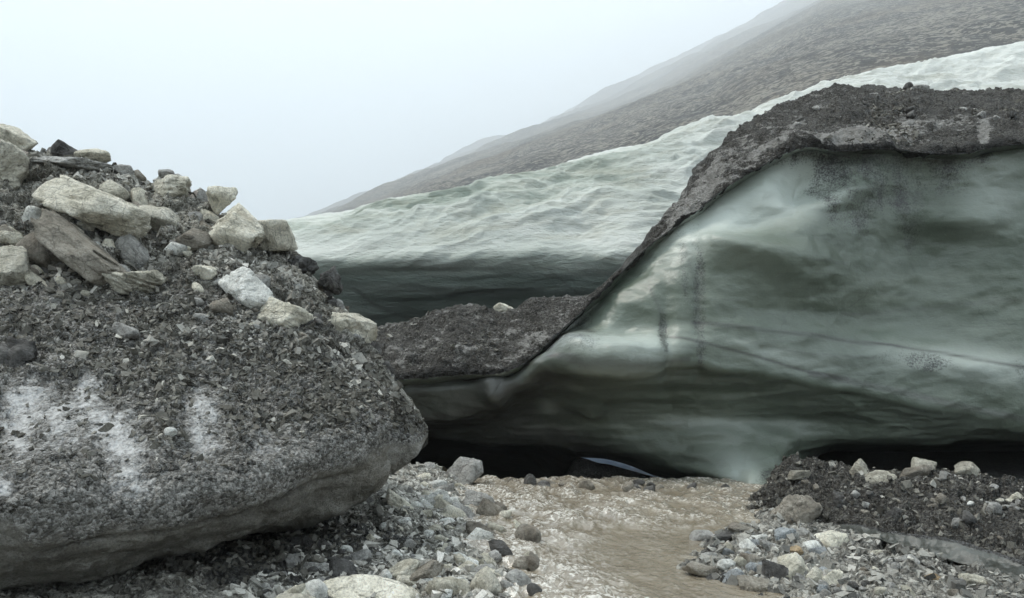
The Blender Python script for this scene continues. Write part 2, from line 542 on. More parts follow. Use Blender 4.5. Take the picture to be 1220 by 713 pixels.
def scree_material():
    k = NT('mountain_scree')
    def cell(sc):
        c = k.n('SeparateColor'); k.put(c.inputs[0], k.voro(sc, 'F1', 'Color'))
        return c.outputs[0]
    t = k.math('ADD', k.math('MULTIPLY', cell(0.55), 0.4), k.math('MULTIPLY', cell(0.22), 0.35))
    t = k.math('ADD', t, k.math('MULTIPLY', k.noise(0.006, 8, 0.65), 0.7))
    t = k.math('ADD', t, k.math('MULTIPLY', k.noise(0.08, 7, 0.85), 0.45))
    c = k.ramp(t, [(0.76, (0.008, 0.0075, 0.006)), (0.99, (0.05, 0.043, 0.033)), (1.17, (0.23, 0.21, 0.17))])
    c = k.mix(k.ramp(k.noise(0.0045, 6, 0.65), [(0.48, 0.0), (0.66, 0.6)]), c, k.mix(0.6, c, (0.17, 0.125, 0.075)))
    return k.done(c, 0.9, k.bump(k.noise(0.2, 8, 0.8), 1.0, 2.5), 0.2)


def water_material():
    k = NT('silty_water')
    c = k.ramp(k.noise(2.5, 6, 0.6), [(0.3, (0.165, 0.136, 0.096)), (0.7, (0.255, 0.22, 0.165))])
    fn = k.ramp(k.noise(15, 9, 0.72, vec=k.mapped((1.0, 0.8, 1), (0, 0, R(-12))), dist=1.2), [(0.46, 0.0), (0.6, 1.0)])
    f = k.math('MULTIPLY', k.attr('foam'), fn)
    c = k.mix(f, c, (0.70, 0.675, 0.615))
    nb = k.bump(k.noise(10, 5, 0.55, vec=k.mapped((1.0, 0.9, 1), (0, 0, R(-12))), dist=1.0), 0.5, 0.035)
    return k.done(c, k.math('MULTIPLY_ADD', f, 0.5, 0.05), nb, 0.9)


MAT['ice'] = ice_material()
MAT['cap'] = cap_material()
MAT['block'] = block_material()
MAT['ground'] = ground_material()
MAT['snow'] = snow_material()
MAT['scree'] = scree_material()
MAT['water'] = water_material()
_k = NT('blue_ice')
MAT['blue_ice'] = _k.done(_k.ramp(_k.noise(3, 5, 0.6), [(0.3, (0.22, 0.32, 0.46)), (0.7, (0.45, 0.55, 0.68))]), 0.4, _k.bump(_k.noise(4, 6, 0.6), 0.6, 0.1), 0.4)

SHEETS = []      # (quads, verts) of everything a stone can lie on


def solid(s, step=1):
    v = s.pos[::step, ::step]
    SHEETS.append((v.reshape(-1, 3), grid_faces(v.shape[0], v.shape[1])))


# ------------------------------------------------------------------ mountain
sil = [(300,286,300),(370,260,310),(420,240,320),(480,216,340),(540,190,370),(600,163,400),(650,145,430),(700,123,480),(760,93,460),(800,73,450),(850,48,430),(900,22,420),(950,-4,400),(1000,-28,385),(1150,-55,360),(1330,-75,350)]
rows_ = [
    [(300,335,60),(400,300,58),(700,250,50),(900,200,45),(1220,120,42),(1330,90,42)],
    [(300,300,85),(370,272,82),(400,263,80),(500,231,74),(600,205,70),(700,178,68),(800,146,64),(900,108,62),(1000,70,62),(1220,14,64),(1330,-10,66)],
    [(300,292,95),(370,265,92),(400,254,90),(500,214,90),(600,178,92),(700,140,96),(800,104,98),(900,60,100),(1000,14,98),(1220,-32,110),(1330,-50,120)],
    sil,
    [(a, b + 60, c + 90) for a, b, c in sil],
]
MS = 2.0
s = Sheet([[(a, b, c * MS * (3.4, 3.4, 4.4, 5, 5)[i]) for a, b, c in row] for i, row in enumerate(rows_)], [50, 90, 80, 8], 300, 1330, 380, (-250, 1900))
w = sstep(0.2, 1.2, s.T) * s.d / 100.0
s.push(sstep(0.3, 1.0, s.T) * (1 - sstep(2.2, 2.9, s.T)) * 5.0 * fbm(s.pos * np.array([1.0, 0.35, 0.2]), 0.014, 4, 7, ridged=True))
s.push(w * (2.4 * fbm(s.pos, 0.002, 4, 3) + 0.2 * fbm(s.pos, 0.015, 5, 5)))
link('mountain_slope', np_mesh('mountain_slope', s.pos, grid_faces(s.nv, s.nu), MAT['scree']), kind='structure', label='dark scree mountain slope fading into low cloud')

# ------------------------------------------------------------------ far glacier
sk = [(300,285,31),(345,270,31),(400,262,31),(460,248,31),(520,238,31),(570,231,32),(620,218,32),(660,206,33),(700,194,34),(740,185,35),(780,178,36),(820,161,37),(860,151,38),(900,140,40),(930,127,42),(960,115,44),(1000,101,46),(1050,89,48),(1100,80,50),(1150,68,51),(1220,55,52),(1330,38,54)]
s = Sheet([
    [(a, b + 40, c + 14) for a, b, c in sk],
    [(a, b + 3, c + 3) for a, b, c in sk],
    sk,
    [(300,300,27.5),(400,285,27.5),(500,272,27.5),(600,262,28),(700,245,29),(800,210,30),(900,180,32),(1000,150,35),(1220,110,38),(1330,100,38)],
    [(300,312,25),(400,312,24.6),(500,311,24.3),(600,309,24.4),(650,306,24.5),(700,308,24.7),(760,310,25),(900,300,26),(1100,260,27),(1330,240,27)],
    [(300,345,25.2),(400,343,24.9),(500,340,24.6),(600,340,24.7),(700,343,24.9),(760,345,25.2),(900,320,26.3),(1100,290,28),(1330,270,28)],
    [(300,395,26.6),(400,392,26.4),(600,388,26.3),(760,380,26.5),(900,380,29),(1100,380,30),(1330,380,30)],
    [(300,py_of(-0.4,30),30),(1330,py_of(-0.4,32),32)],
], [4, 6, 90, 95, 22, 40, 5], 300, 1250, 500, (-150, 1800))
T = s.T
rip = sstep(1.6, 2.2, T) * (1 - sstep(3.9, 4.5, T))
q = s.pos.copy()
# ridges and flutes run down to the right, following the flow of the ice
ang = R(14)
u_ = q[..., 0] * math.cos(ang) + q[..., 2] * math.sin(ang)
v_ = -q[..., 0] * math.sin(ang) + q[..., 2] * math.cos(ang)
warp = np.stack([u_ * 0.13, q[..., 1] * 0.2, v_ * 0.8 + 0.5 * fbm(q, 0.25, 2, 40)], -1)
s.push(rip * (0.25 + 0.75 * sstep(2.1, 2.7, T)) * (1 - 0.75 * sstep(3.2, 3.9, T)) * (1.0 * fbm(warp, 0.75, 2, 9, ridged=True) + 0.12 * fbm(warp * np.array([0.7, 1, 1.3]), 5.0, 3, 12, ridged=True) + 0.42 * fbm(warp, 2.4, 4, 11, ridged=True)) * (0.55 + 0.45 * sstep(330, 480, s.px)))
runnel = rip * sstep(0.25, 0.75, -fbm(warp, 2.4, 4, 11, ridged=True) + 0.35 * fbm(q, 0.3, 3, 41)) * (1 - 0.6 * sstep(700, 880, s.px))
s.push(rip * 0.10 * fbm(s.pos, 1.4, 5, 31) + sstep(1, 2, T) * (1 - sstep(2.1, 2.5, T)) * 0.12 * fbm(s.pos, 1.2, 4, 21, ridged=True)
       + sstep(4.2, 4.8, T) * 0.5 * fbm(s.pos * np.array([0.3, 0.3, 1.6]), 0.7, 3, 51))
clean_lit = np.clip((1 - sstep(2.05, 2.3, T)) + sstep(690, 880, s.px) * (1 - sstep(3.6, 4.0, T)) * 0.9, 0, 1)
clean_lit = np.maximum(clean_lit, 0.55 * sstep(3.0, 3.6, T) * (1 - sstep(3.8, 4.1, T)))
crack = np.exp(-(linedist(s.px, s.py, [(420, 345), (445, 362), (490, 378), (520, 384)]) / 2.2) ** 2) * 0.55 + np.exp(-(linedist(s.px, s.py, [(655, 322), (675, 340), (690, 352)]) / 1.6) ** 2) * 0.4
line = np.exp(-((T - 2.06) / 0.03) ** 2) * 0.3 * (fbm(s.pos, 0.8, 3, 77) > 0.0)
solid(s, 4)
far = link('glacier_wall', np_mesh('glacier_wall', s.pos, grid_faces(s.nv, s.nu), MAT['snow'],
           attrs={'clean_lit': clean_lit, 'under': sstep(3.9, 4.9, T), 'silt_shade': np.clip(crack + line + 0.5 * runnel, 0, 1)}),
           label='long white fluted glacier wall running below the foggy scree slope', cat='glacier')

# ------------------------------------------------------------------ ice cliff with debris cap
C = [(425,397,14),(445,392,14),(500,381,14),(550,371,14),(580,374,14),(600,375,14),(640,356,13.6),(690,353,12.9),(720,334,12.7),(760,293,12.7),(800,250,12.9),(840,195,13.4),(880,156,14.1),(900,142,14.5),(930,124,15),(950,119,15.2),(1000,109,15.6),(1050,104,16),(1100,106,16),(1150,111,16),(1220,113,16),(1330,115,16)]
D = [(425,456,12),(470,452,12),(510,450,12),(550,446,12),(580,446,12),(610,440,11.95),(640,420,11.9),(660,402,11.9),(690,374,12),(720,347,12.1),(760,305,12.2),(800,273,12.1),(830,252,12),(860,227,12),(900,202,12),(940,181,12),(965,175,12),(1000,180,12),(1050,176,12),(1100,181,12),(1150,183,12),(1180,176,12),(1220,171,12),(1330,165,12)]
E = [(425,471,12.3),(600,456,12.15),(660,413,11.85),(700,398,11.75),(760,362,11.85),(820,322,11.8),(880,288,11.7),(950,276,11.7),(1000,282,12.0),(1050,290,12.35),(1100,300,12.5),(1160,290,12.3),(1220,290,12.2),(1330,300,12.2)]
Fr = [(425,488,12.45),(550,482,12.35),(620,452,12.0),(660,430,11.6),(740,430,11.35),(820,427,11.45),(850,433,11.5),(950,448,11.6),(1050,468,11.7),(1150,488,11.8),(1220,500,11.8),(1330,515,11.8)]
G = [(425,503,13.1),(505,507,13.2),(620,498,13.1),(700,492,12.8),(800,494,12.5),(850,498,12.3),(950,506,12.2),(1050,514,12.15),(1150,516,12.15),(1220,514,12.15),(1330,524,12.1)]
H = [(425,514,13.5),(505,520,13.6),(560,525,13.6),(620,527,13.5),(680,529,13.3),(740,538,13.0),(800,551,12.5),(850,565,11.9),(880,580,11.4),(897,591,11.0),(920,590,11.0),(955,545,12.3),(1000,531,12.5),(1060,527,12.5),(1100,531,12.5),(1160,522,12.5),(1220,526,12.5),(1330,530,12.5)]
zI = [(425,0.6,14.6),(620,0.56,14.6),(680,0.16,14.1),(700,0.145,14.1),(720,0.12,14.1),(740,0.05,14.1),(760,-0.06,14.1),(778,-0.18,14.1),(800,-0.25,14),(850,-0.3,13),(897,-0.3,11.8),(930,-0.2,12.5),(1000,0.55,14.5),(1330,0.5,14.5)]
zJ = [(425,-0.8,17),(668,-0.8,16),(688,0.12,14.7),(720,0.16,14.7),(745,0.1,14.7),(765,-0.1,14.7),(785,-0.3,14.7),(850,-0.4,14),(897,-0.5,13),(950,-0.4,15),(1000,-0.3,17),(1330,-0.3,17)]
zA = [(425,-0.4,18.5),(660,-0.4,17.5),(690,0.6,15.1),(790,0.6,15.1),(820,-0.4,17),(1000,-0.4,21.5),(1330,-0.4,21.5)]
zr = lambda rows: [(a, py_of(b, c), c) for a, b, c in rows]
s = Sheet([
    zr(zA),
    [(425,402,17.5),(600,388,17),(690,368,14.6),(760,308,14.4),(840,212,15.4),(900,156,17),(950,130,19.5),(1050,116,20.5),(1220,124,20.5),(1330,124,20.5)],
    C,
    D,
    [(a, b + 7, c + 0.3) for a, b, c in D],
    E, Fr,
    [(a, b + 14, c + (0.1 if a < 640 else 0.3 if a < 900 else 0.12)) for a, b, c in Fr],
    G, H, zr(zI), zr(zJ),
], [6, 10, 100, 10, 70, 70, 14, 46, 26, 16, 8], 425, 1250, 660, (150, 1800))
T = s.T
rowC, rowD = 16, 16 + 100
capm = sstep(1.4, 2.0, T) * (1 - sstep(2.93, 3.02, T))
icem = sstep(3.3, 4.2, T) * (1 - sstep(9.0, 9.6, T))
# large forms of the ice: scoops, shelves, bulges
g = lambda *a: gauss(s.px, s.py, *a)
form = (-0.45 * g(962, 214, 30, 26) - 0.25 * g(900, 262, 60, 22, -12) + 0.28 * g(895, 300, 80, 22, 12) + 0.16 * g(1010, 232, 40, 14, -20)
        + 0.20 * g(1120, 262, 70, 20, 4) + 0.22 * g(745, 425, 55, 18) - 0.22 * g(745, 385, 50, 18) + 0.18 * g(690, 415, 26, 20)
        - 0.08 * g(795, 395, 9, 60) - 0.05 * g(832, 360, 8, 90) + 0.15 * g(1150, 440, 120, 25, 8) - 0.15 * g(1050, 380, 140, 25, 6)
        + 0.25 * g(590, 470, 20, 14, 40) - 0.2 * g(620, 480, 40, 12) + 0.14 * g(705, 487, 16, 8))
s.push(icem * (form + 0.12 * fbm(s.pos * np.array([0.5, 0.5, 1.0]), 0.55, 3, 60) + 0.045 * (1 - np.abs(fbm(s.pos * np.array([0.5, 0.6, 1.0]), 1.3, 2, 66)) * 3) + 0.012 * (1 - np.abs(fbm(s.pos * np.array([0.7, 0.8, 1.0]), 3.2, 2, 67)) * 3) + 0.05 * fbm(s.pos * np.array([0.6, 0.6, 1.5]), 2.0, 4, 61)))
s.push(sstep(6.4, 7.0, T) * (1 - sstep(9.0, 10, T)) * 0.10 * fbm(s.pos * np.array([0.25, 0.3, 2.2]), 1.6, 3, 65))
ru = np.zeros(T.shape)
k_ = capm > 0
ru[k_] = chips(s.pos[k_], 3.0, 5) * 0.045 + chips(s.pos[k_], 7.0, 6) * 0.04 + chips(s.pos[k_], 15.0, 8) * 0.025
s.push(capm * (0.35 * fbm(s.pos, 0.7, 4, 62) + 0.14 * fbm(s.pos, 2.4, 4, 63) + ru))
s.push((T > 2.9) * (T < 3.2) * 0.05 * fbm(s.pos, 6.0, 4, 64))
solid(s, 3)
pxs, pys = s.px, s.py
nz = fbm(np.stack([pxs / 60, pys / 60, 0 * pxs], -1), 1.0, 4, 70)
ln = lambda pts, wd, a: a * np.exp(-(linedist(pxs + 5 * nz, pys + 3 * nz, pts) / wd) ** 2)
silt_shade = (ln([(826, 384), (900, 392), (990, 402), (1060, 414), (1140, 428), (1220, 440), (1330, 455)], 2.0, 0.8)
        + ln([(800, 402), (850, 412), (900, 425), (965, 444), (1010, 452)], 1.8, 0.75)
        + ln([(965, 446), (1050, 462), (1130, 482), (1220, 500)], 4.5, 0.55)
        + ln([(1010, 372), (1120, 366), (1220, 356)], 2.2, 0.35)
        + ln([(880, 405), (960, 422), (1040, 428)], 2.0, 0.3)
        + ln([(655, 426), (700, 431), (760, 431), (820, 428)], 2.0, 0.55)
        + ln([(775, 345), (787, 372), (792, 420)], 2.0, 0.4)
        + ln([(818, 300), (832, 350), (834, 430)], 3.0, 0.25)
        + ln([(560, 446), (590, 460), (640, 470)], 6.0, 0.5)
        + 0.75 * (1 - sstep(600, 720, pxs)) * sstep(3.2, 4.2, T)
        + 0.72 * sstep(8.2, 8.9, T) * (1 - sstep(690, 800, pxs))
        + sstep(6.3, 7.0, T) * (0.05 + 0.35 * (1 - sstep(640, 800, pxs)) + 0.5 * fbm(s.pos * np.array([0.3, 0.3, 3.0]), 1.0, 4, 69))  # lower rows: overhang shade painted in along with basal silt
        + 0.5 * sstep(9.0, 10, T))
silt_shade = np.clip(silt_shade * (1 + 0.7 * nz) * (1 - 0.95 * g(593, 442, 9, 7)) * (1 - 0.7 * g(655, 485, 14, 7)) * (1 - 0.8 * g(950, 215, 48, 40)), 0, 0.92)
speck = np.clip(0.9 * g(1010, 235, 30, 60) + 0.9 * g(1075, 212, 90, 36) + 0.5 * g(1080, 290, 30, 70) + 0.85 * g(834, 360, 12, 100) + 0.8 * g(790, 395, 9, 45) + 0.5 * g(815, 330, 8, 60)
        + 0.65 * g(690, 405, 45, 40) + 0.55 * g(1080, 430, 90, 16, 8) + 0.6 * g(1100, 438, 22, 10) + 0.55 * g(1215, 440, 14, 30) + 0.75 * g(915, 570, 16, 22)
        + 0.6 * np.exp(-((pys - np.interp(pxs, [a for a, b, c in D], [b for a, b, c in D])) / 16.0) ** 2) + 0.35, 0, 1)
clean_lit = np.clip(0.9 * g(950, 215, 48, 40) + 0.75 * g(760, 408, 45, 22) + 0.5 * g(700, 412, 26, 18) + 0.8 * g(865, 258, 60, 24, -14) + 0.5 * g(820, 290, 40, 22, -30) + 0.6 * g(1150, 435, 110, 20, 7) + 0.4 * g(930, 425, 70, 14, 12)  # white ice, plus skylight painted onto the scoops and upward shoulders
        + 0.6 * g(880, 560, 30, 26, 40) + 1.0 * g(593, 442, 9, 7) + 0.5 * g(655, 485, 14, 7) + 0.3 * g(1185, 230, 40, 40) + 0.3 * g(860, 505, 100, 10, 4), 0, 0.9)
drip = np.clip(fbm(np.stack([pxs / 7.0, 0 * pxs, 0 * pxs], -1), 1.0, 3, 72) * 2.2, 0, 1) * 0.55
debris = (1 - sstep(3.0, 3.16 + drip + 0.9 * sstep(985, 1010, pxs) * (1 - sstep(1120, 1150, pxs)) * (0.6 + 0.8 * nz), T)) * 1.0 - 1.2 * g(1172, 200, 12, 40)
bare = (0.9 * g(830, 232, 50, 12, -52) + 0.8 * g(1030, 160, 90, 12, -8) + 0.7 * g(930, 165, 50, 8, -40) + 0.5 * g(1090, 140, 60, 6, 10) + 0.45 * g(1172, 165, 9, 34) + 0.5 * g(560, 420, 30, 16, -50) + 0.5 * g(480, 425, 40, 16, -30) + 0.5 * g(620, 400, 26, 20, -40) + 0.45 * g(660, 385, 40, 14, -45) + 0.9 * g(1172, 170, 7, 30) + 0.5 * g(1010, 170, 60, 9, -12) + 0.5 * g(870, 195, 60, 16, -42) + 0.5 * g(800, 262, 40, 8, -50) + 0.12
        + 0.25 * fbm(np.stack([s.pos[..., 0] * 1.1, s.pos[..., 1] * .5, s.pos[..., 2] * 1.1], -1), 1.2, 3, 71))
crest = np.exp(-((T - 2.0) / 0.06) ** 2) * 0.35 * (pxs < 700)
cliff = link('ice_cliff', None, label='tall grey-green overhanging ice cliff with dirt bands above the stream mouth', cat='ice cliff')
cliff.location = (1.5, 12, 0)
fa = grid_faces(s.nv, s.nu, 0, rowD); fb = grid_faces(s.nv, s.nu, rowD, s.nv - 1)
off = np.array([1.5, 12, 0])
link('debris_cap', np_mesh('debris_cap', s.pos - off, fa, MAT['cap'], attrs={'bare': bare + crest - 0.8 * sstep(2.86, 2.96, T + 0.05 * nz), 'mud': 0.95 * sstep(2.74, 2.94, T + 0.12 * nz)}), cliff)
link('ice_face', np_mesh('ice_face', s.pos - off, fb, MAT['ice'], attrs={'silt_shade': silt_shade, 'speck': speck, 'clean_lit': clean_lit, 'debris': debris}), cliff)
CLIFF = s

# ------------------------------------------------------------------ dirt-covered ice block
s = Sheet([
    zr([(-260,0.2,11.5),(0,0.2,11.5),(350,0.25,11),(440,0.4,9.6),(480,0.7,8.6),(510,1.0,8.1)]),
    [(-260,110,10),(0,200,10.2),(150,222,10),(300,300,9.8),(410,372,9.2),(440,403,8.9),(470,452,8.5),(490,482,8.2),(510,511,8.05)],
    [(-260,90,8.7),(-100,145,8.7),(0,178,8.7),(50,184,8.7),(100,184,8.7),(150,202,8.7),(200,222,8.7),(250,250,8.6),(300,286,8.6),(345,305,8.5),(380,334,8.4),(410,366,8.3),(440,399,8.1),(455,426,8.0),(470,449,7.9),(490,480,7.9),(510,509,8.03)],
    [(-260,300,7.0),(0,335,7.0),(150,343,7.05),(250,352,7.1),(345,380,7.15),(400,412,7.15),(440,440,7.2),(458,460,7.3),(472,474,7.62),(490,494,7.8),(510,511,8.0)],
    [(-260,470,5.2),(0,470,5.4),(200,470,5.8),(300,470,6.1),(400,474,6.4),(440,480,6.5),(462,490,6.75),(474,497,7.65),(492,507,7.75),(510,513,8.0)],
    [(-260,600,4.0),(0,600,4.3),(100,606,4.5),(200,600,4.8),(300,575,5.2),(350,560,5.5),(400,537,5.9),(440,528,6.2),(462,518,6.5),(473,520,7.5),(492,523,7.65),(510,516,8.0)],
    [(-260,760,4.4),(0,703,4.7),(100,690,4.9),(200,668,5.2),(250,655,5.4),(300,640,5.6),(350,622,6.0),(400,604,6.4),(440,584,6.55),(452,574,6.8),(464,566,7.5),(478,557,7.6),(495,543,7.6),(510,519,8.02)],
    zr([(-260,0.3,7),(0,0.33,7.0),(200,0.36,7.2),(350,0.42,7.6),(440,0.55,8.0),(480,0.75,8.1),(510,1.08,8.08)]),
], [5, 8, 120, 110, 110, 64, 10], -20, 510, 500, (-520, 500))
T = s.T
top = sstep(1.5, 1.9, T) * (1 - sstep(2.6, 3.1, T))
mid = sstep(1.8, 2.3, T) * (1 - sstep(4.5, 5.1, T))
taper = 1 - sstep(470, 508, s.px)
s.push(taper * sstep(1, 2, T) * (1 - sstep(6.2, 7, T)) * (0.22 * fbm(s.pos, 0.75, 3, 80) + 0.07 * fbm(s.pos, 2.5, 4, 81)))
belly_n = fbm(s.pos * np.array([0.6, 0.6, 2.4]), 1.6, 3, 84)
s.push(taper * sstep(4.6, 5.3, T) * (1 - sstep(6.0, 7, T)) * 0.07 * belly_n)
s.push(-0.16 * gauss(s.px, s.py, 465, 530, 5, 55, 6) - 0.10 * gauss(s.px, s.py, 330, 600, 70, 4, -24) - 0.07 * gauss(s.px, s.py, 180, 635, 110, 4, -8))
pxs, pys = s.px, s.py
g = lambda *a: gauss(pxs, pys, *a)
nz = fbm(np.stack([pxs / 40, pys / 40, 0 * pxs], -1), 1.0, 4, 86)
bare = np.clip(0.95 * g(120, 500, 85, 50, 30) + 0.8 * g(150, 575, 45, 40, 50) + 1.25 * g(245, 505, 28, 48, -18) + 0.8 * g(320, 520, 28, 28) + 0.9 * g(105, 455, 14, 14) + 0.8 * g(0, 580, 14, 22)
        + 0.5 * g(30, 470, 40, 30) + 0.75 * g(20, 520, 50, 60) + 0.35 * g(255, 440, 14, 20), 0, 1) * (1 + 0.5 * nz) - 0.5 * g(105, 560, 22, 24) - 0.3 * g(200, 505, 16, 40)
ru = np.zeros(T.shape)
k_ = mid > 0
ru[k_] = chips(s.pos[k_], 2.6, 11) * 0.2 * top[k_] + chips(s.pos[k_], 6.0, 12) * (0.05 + 0.05 * top[k_]) + chips(s.pos[k_], 13.0, 13) * 0.035 + chips(s.pos[k_], 26.0, 14) * 0.018
hole = sstep(0.35, 0.6, bare + 0.35 * fbm(s.pos, 4.0, 4, 88))
s.push(-0.035 * hole)
s.push(taper ** 0.5 * mid * ru * (1 - 0.7 * np.clip(bare, 0, 1)))
s.push(taper ** .5 * sstep(4.3, 4.8, T) * (1 - sstep(6, 7, T)) * (0.022 * fbm(s.pos, 12, 3, 87) + 0.03 * fbm(s.pos, 4.5, 3, 89, ridged=True)))
belly = sstep(4.85, 5.6, T + 0.35 * nz) * 1.0
solid(s, 3)
block = link('ice_block', np_mesh('ice_block', s.pos, grid_faces(s.nv, s.nu), MAT['block'], attrs={'bare': bare, 'belly': belly, 'soil': (1 - sstep(2.5, 3.15, T + 0.4 * nz)) * 0.95}),
             label='huge overhanging dirty ice block coated in dark grit with white ice patches', cat='ice block')
BLOCK, BLOCK_BARE = s, bare

# ------------------------------------------------------------------ debris mound with an ice ledge
s = Sheet([
    zr([(872,0.0,11),(1330,0.0,11.5)]),
    [(872,610,9.7),(900,592,9.8),(925,562,9.8),(950,549,9.8),(1000,556,9.6),(1050,563,9.4),(1100,560,9.3),(1150,567,9.2),(1220,585,9.0),(1330,600,8.8)],
    [(872,614,9.4),(930,600,9.0),(1000,598,8.6),(1100,604,8.1),(1220,628,7.5),(1330,645,7.2)],
    [(872,618,9.2),(950,624,8.6),(1010,624,8.0),(1060,632,7.4),(1130,641,6.9),(1180,655,6.6),(1220,668,6.3),(1330,690,6.1)],
    [(872,621,9.2),(950,630,8.6),(1010,632,7.95),(1060,648,7.3),(1130,667,6.75),(1180,684,6.45),(1220,697,6.2),(1330,715,6.0)],
    zr([(872,0.0,9.6),(950,0.05,9.2),(1010,0.08,9),(1060,0.1,8.6),(1130,0.1,8.2),(1220,0.1,7.9),(1330,0.1,7.6)]),
], [8, 56, 56, 26, 6], 872, 1240, 280, (872, 1700))
T = s.T
cap = sstep(0.5, 1.0, T) * (1 - sstep(2.9, 3.05, T))
s.push(cap * (0.16 * fbm(s.pos, 1.3, 4, 90) + chips(s.pos, 5, 21) * 0.10 + chips(s.pos, 11, 22) * 0.06 + chips(s.pos, 24, 23) * 0.025))
s.push((1 - cap) * sstep(3, 3.2, T) * (0.07 * fbm(s.pos, 2.5, 3, 92) + 0.03 * fbm(s.pos, 9, 3, 95)))
solid(s, 2)
mound = link('debris_mound', None, label='dark gravel mound below the ice cliff with boulders along its crest', cat='mound')
mound.location = (4, 8, 0)
off = np.array([4.0, 8.0, 0])
link('gravel_heap', np_mesh('gravel_heap', s.pos - off, grid_faces(s.nv, s.nu, 0, 120), MAT['cap'], attrs={'bare': np.full(T.shape, -0.6), 'mud': np.zeros(T.shape)}), mound)
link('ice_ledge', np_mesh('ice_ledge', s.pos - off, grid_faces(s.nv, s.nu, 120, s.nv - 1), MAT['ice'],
     attrs={'silt_shade': np.clip(0.86 + 0.12 * fbm(s.pos, 3, 4, 93), 0, 0.95), 'speck': np.full(T.shape, 0.55), 'clean_lit': 0.25 * gauss(s.px, s.py, 1130, 655, 40, 12), 'debris': 0.95 - 0.8 * sstep(3.0, 3.3, T)}), mound,
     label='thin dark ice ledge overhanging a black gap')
MOUND = s

# ------------------------------------------------------------------ ground
LE = np.array([(3, 760), (5, 680), (6, 645), (7.3, 605), (8.4, 585), (10, 572), (11.6, 556), (14, 545), (20, 545)], float)
RE = np.array([(3, 1150), (5, 1000), (5.8, 925), (6.3, 850), (6.7, 818), (7.3, 838), (8.4, 868), (10, 882), (11.6, 880), (14, 880), (20, 880)], float)


def channel(d):
    xl = (np.interp(d, LE[:, 0], LE[:, 1]) - CX) / F * d
    xr = (np.interp(d, RE[:, 0], RE[:, 1]) - CX) / F * d
    return xl, xr


def ground_z(x, y):
    d = np.clip(y, 3, 40)
    xl, xr = channel(d)
    dl, dr = xl - x, x - xr
    z = np.full(np.broadcast(x, y).shape, -0.16)
    zl = np.interp(dl, [-0.7, -0.25, 0.0, 0.35, 0.9, 2.5, 6], [-0.16, -0.06, 0.02, 0.12, 0.2, 0.3, 0.5])
    zl = zl + sstep(8, 12, y) * np.interp(dl, [0, 0.5, 2], [0.0, 0.12, 0.2])
    zr_ = np.interp(dr, [-0.5, -0.2, 0.0, 0.3, 0.8, 3, 8], [-0.16, -0.08, 0.02, 0.08, 0.10, 0.03, 0.1])
    z = np.maximum(zl, zr_)
    pxc = CX + x / d * F
    inside = sstep(11.6, 12.3, y) * (1 - sstep(16.5, 19, y)) * sstep(380, 430, pxc) * (1 - sstep(900, 960, pxc))
    back = np.interp(pxc, [670, 686, 700, 712, 725, 740, 770, 800], [-0.3, 0.2, 0.145, 0.075, 0.05, -0.02, -0.16, -0.3]) - 0.125 * np.clip(d - 13.9, 0, 3)
    floor = -0.55 + (back + 0.55) * sstep(13.4, 13.9, y)
    z = z * (1 - inside) + floor * inside
    return z


def spread(a, b, step, far, ratio=1.16):
    mid = np.arange(a, b + step / 2, step)
    out = []; v = b; st = step
    while v < far:
        st *= ratio; v += st; out.append(v)
    lo = []; v = a; st = step
    while v > -far:
        st *= ratio; v -= st; lo.append(v)
    return np.concatenate([lo[::-1], mid, out])


gx = spread(-4.2, 5.6, 0.026, 6500)
gy = spread(4.6, 12.6, 0.027, 6500)
X, Y = np.meshgrid(gx, gy)
Z = ground_z(X, Y)
near = (1 - sstep(14, 30, np.hypot(X, Y)))
pp = np.stack([X, Y, Z], -1)
xl, xr = channel(np.clip(Y, 3, 40))
inch = sstep(0.0, 0.35, X - xl) * sstep(0.0, 0.3, xr - X)
core = ((X > -4.6) & (X < 6) & (Y > 4.4) & (Y < 13)).astype(float)
dz = np.zeros_like(Z)
m = core > 0
pm = pp[m]
dz[m] = 0.07 * fbm(pm, 1.5, 4, 100) + chips(pm, 4.0, 31) * 0.09 + chips(pm, 9, 32) * 0.06 + chips(pm, 20, 33) * 0.028
Z = Z + near * dz * (1 - 0.75 * inch) - (1 - near) * 0.1
edge_l, edge_r = channel(np.clip(Y, 3, 40))
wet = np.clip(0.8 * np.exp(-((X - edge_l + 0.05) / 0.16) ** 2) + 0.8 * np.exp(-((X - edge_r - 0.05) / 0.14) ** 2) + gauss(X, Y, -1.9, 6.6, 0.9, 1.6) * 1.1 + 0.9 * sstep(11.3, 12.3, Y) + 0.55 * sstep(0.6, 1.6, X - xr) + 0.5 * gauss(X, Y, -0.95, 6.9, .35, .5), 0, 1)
pp = np.stack([X, Y, Z], -1)
gf = grid_faces(len(gy), len(gx))[:, ::-1]
link('ground', np_mesh('ground', pp, gf, MAT['ground'], attrs={'wet': wet}), kind='structure', label='rubble ground and gravel banks beside the stream')
sub = pp[::3, ::3]
SHEETS.append((sub.reshape(-1, 3), grid_faces(sub.shape[0], sub.shape[1])))

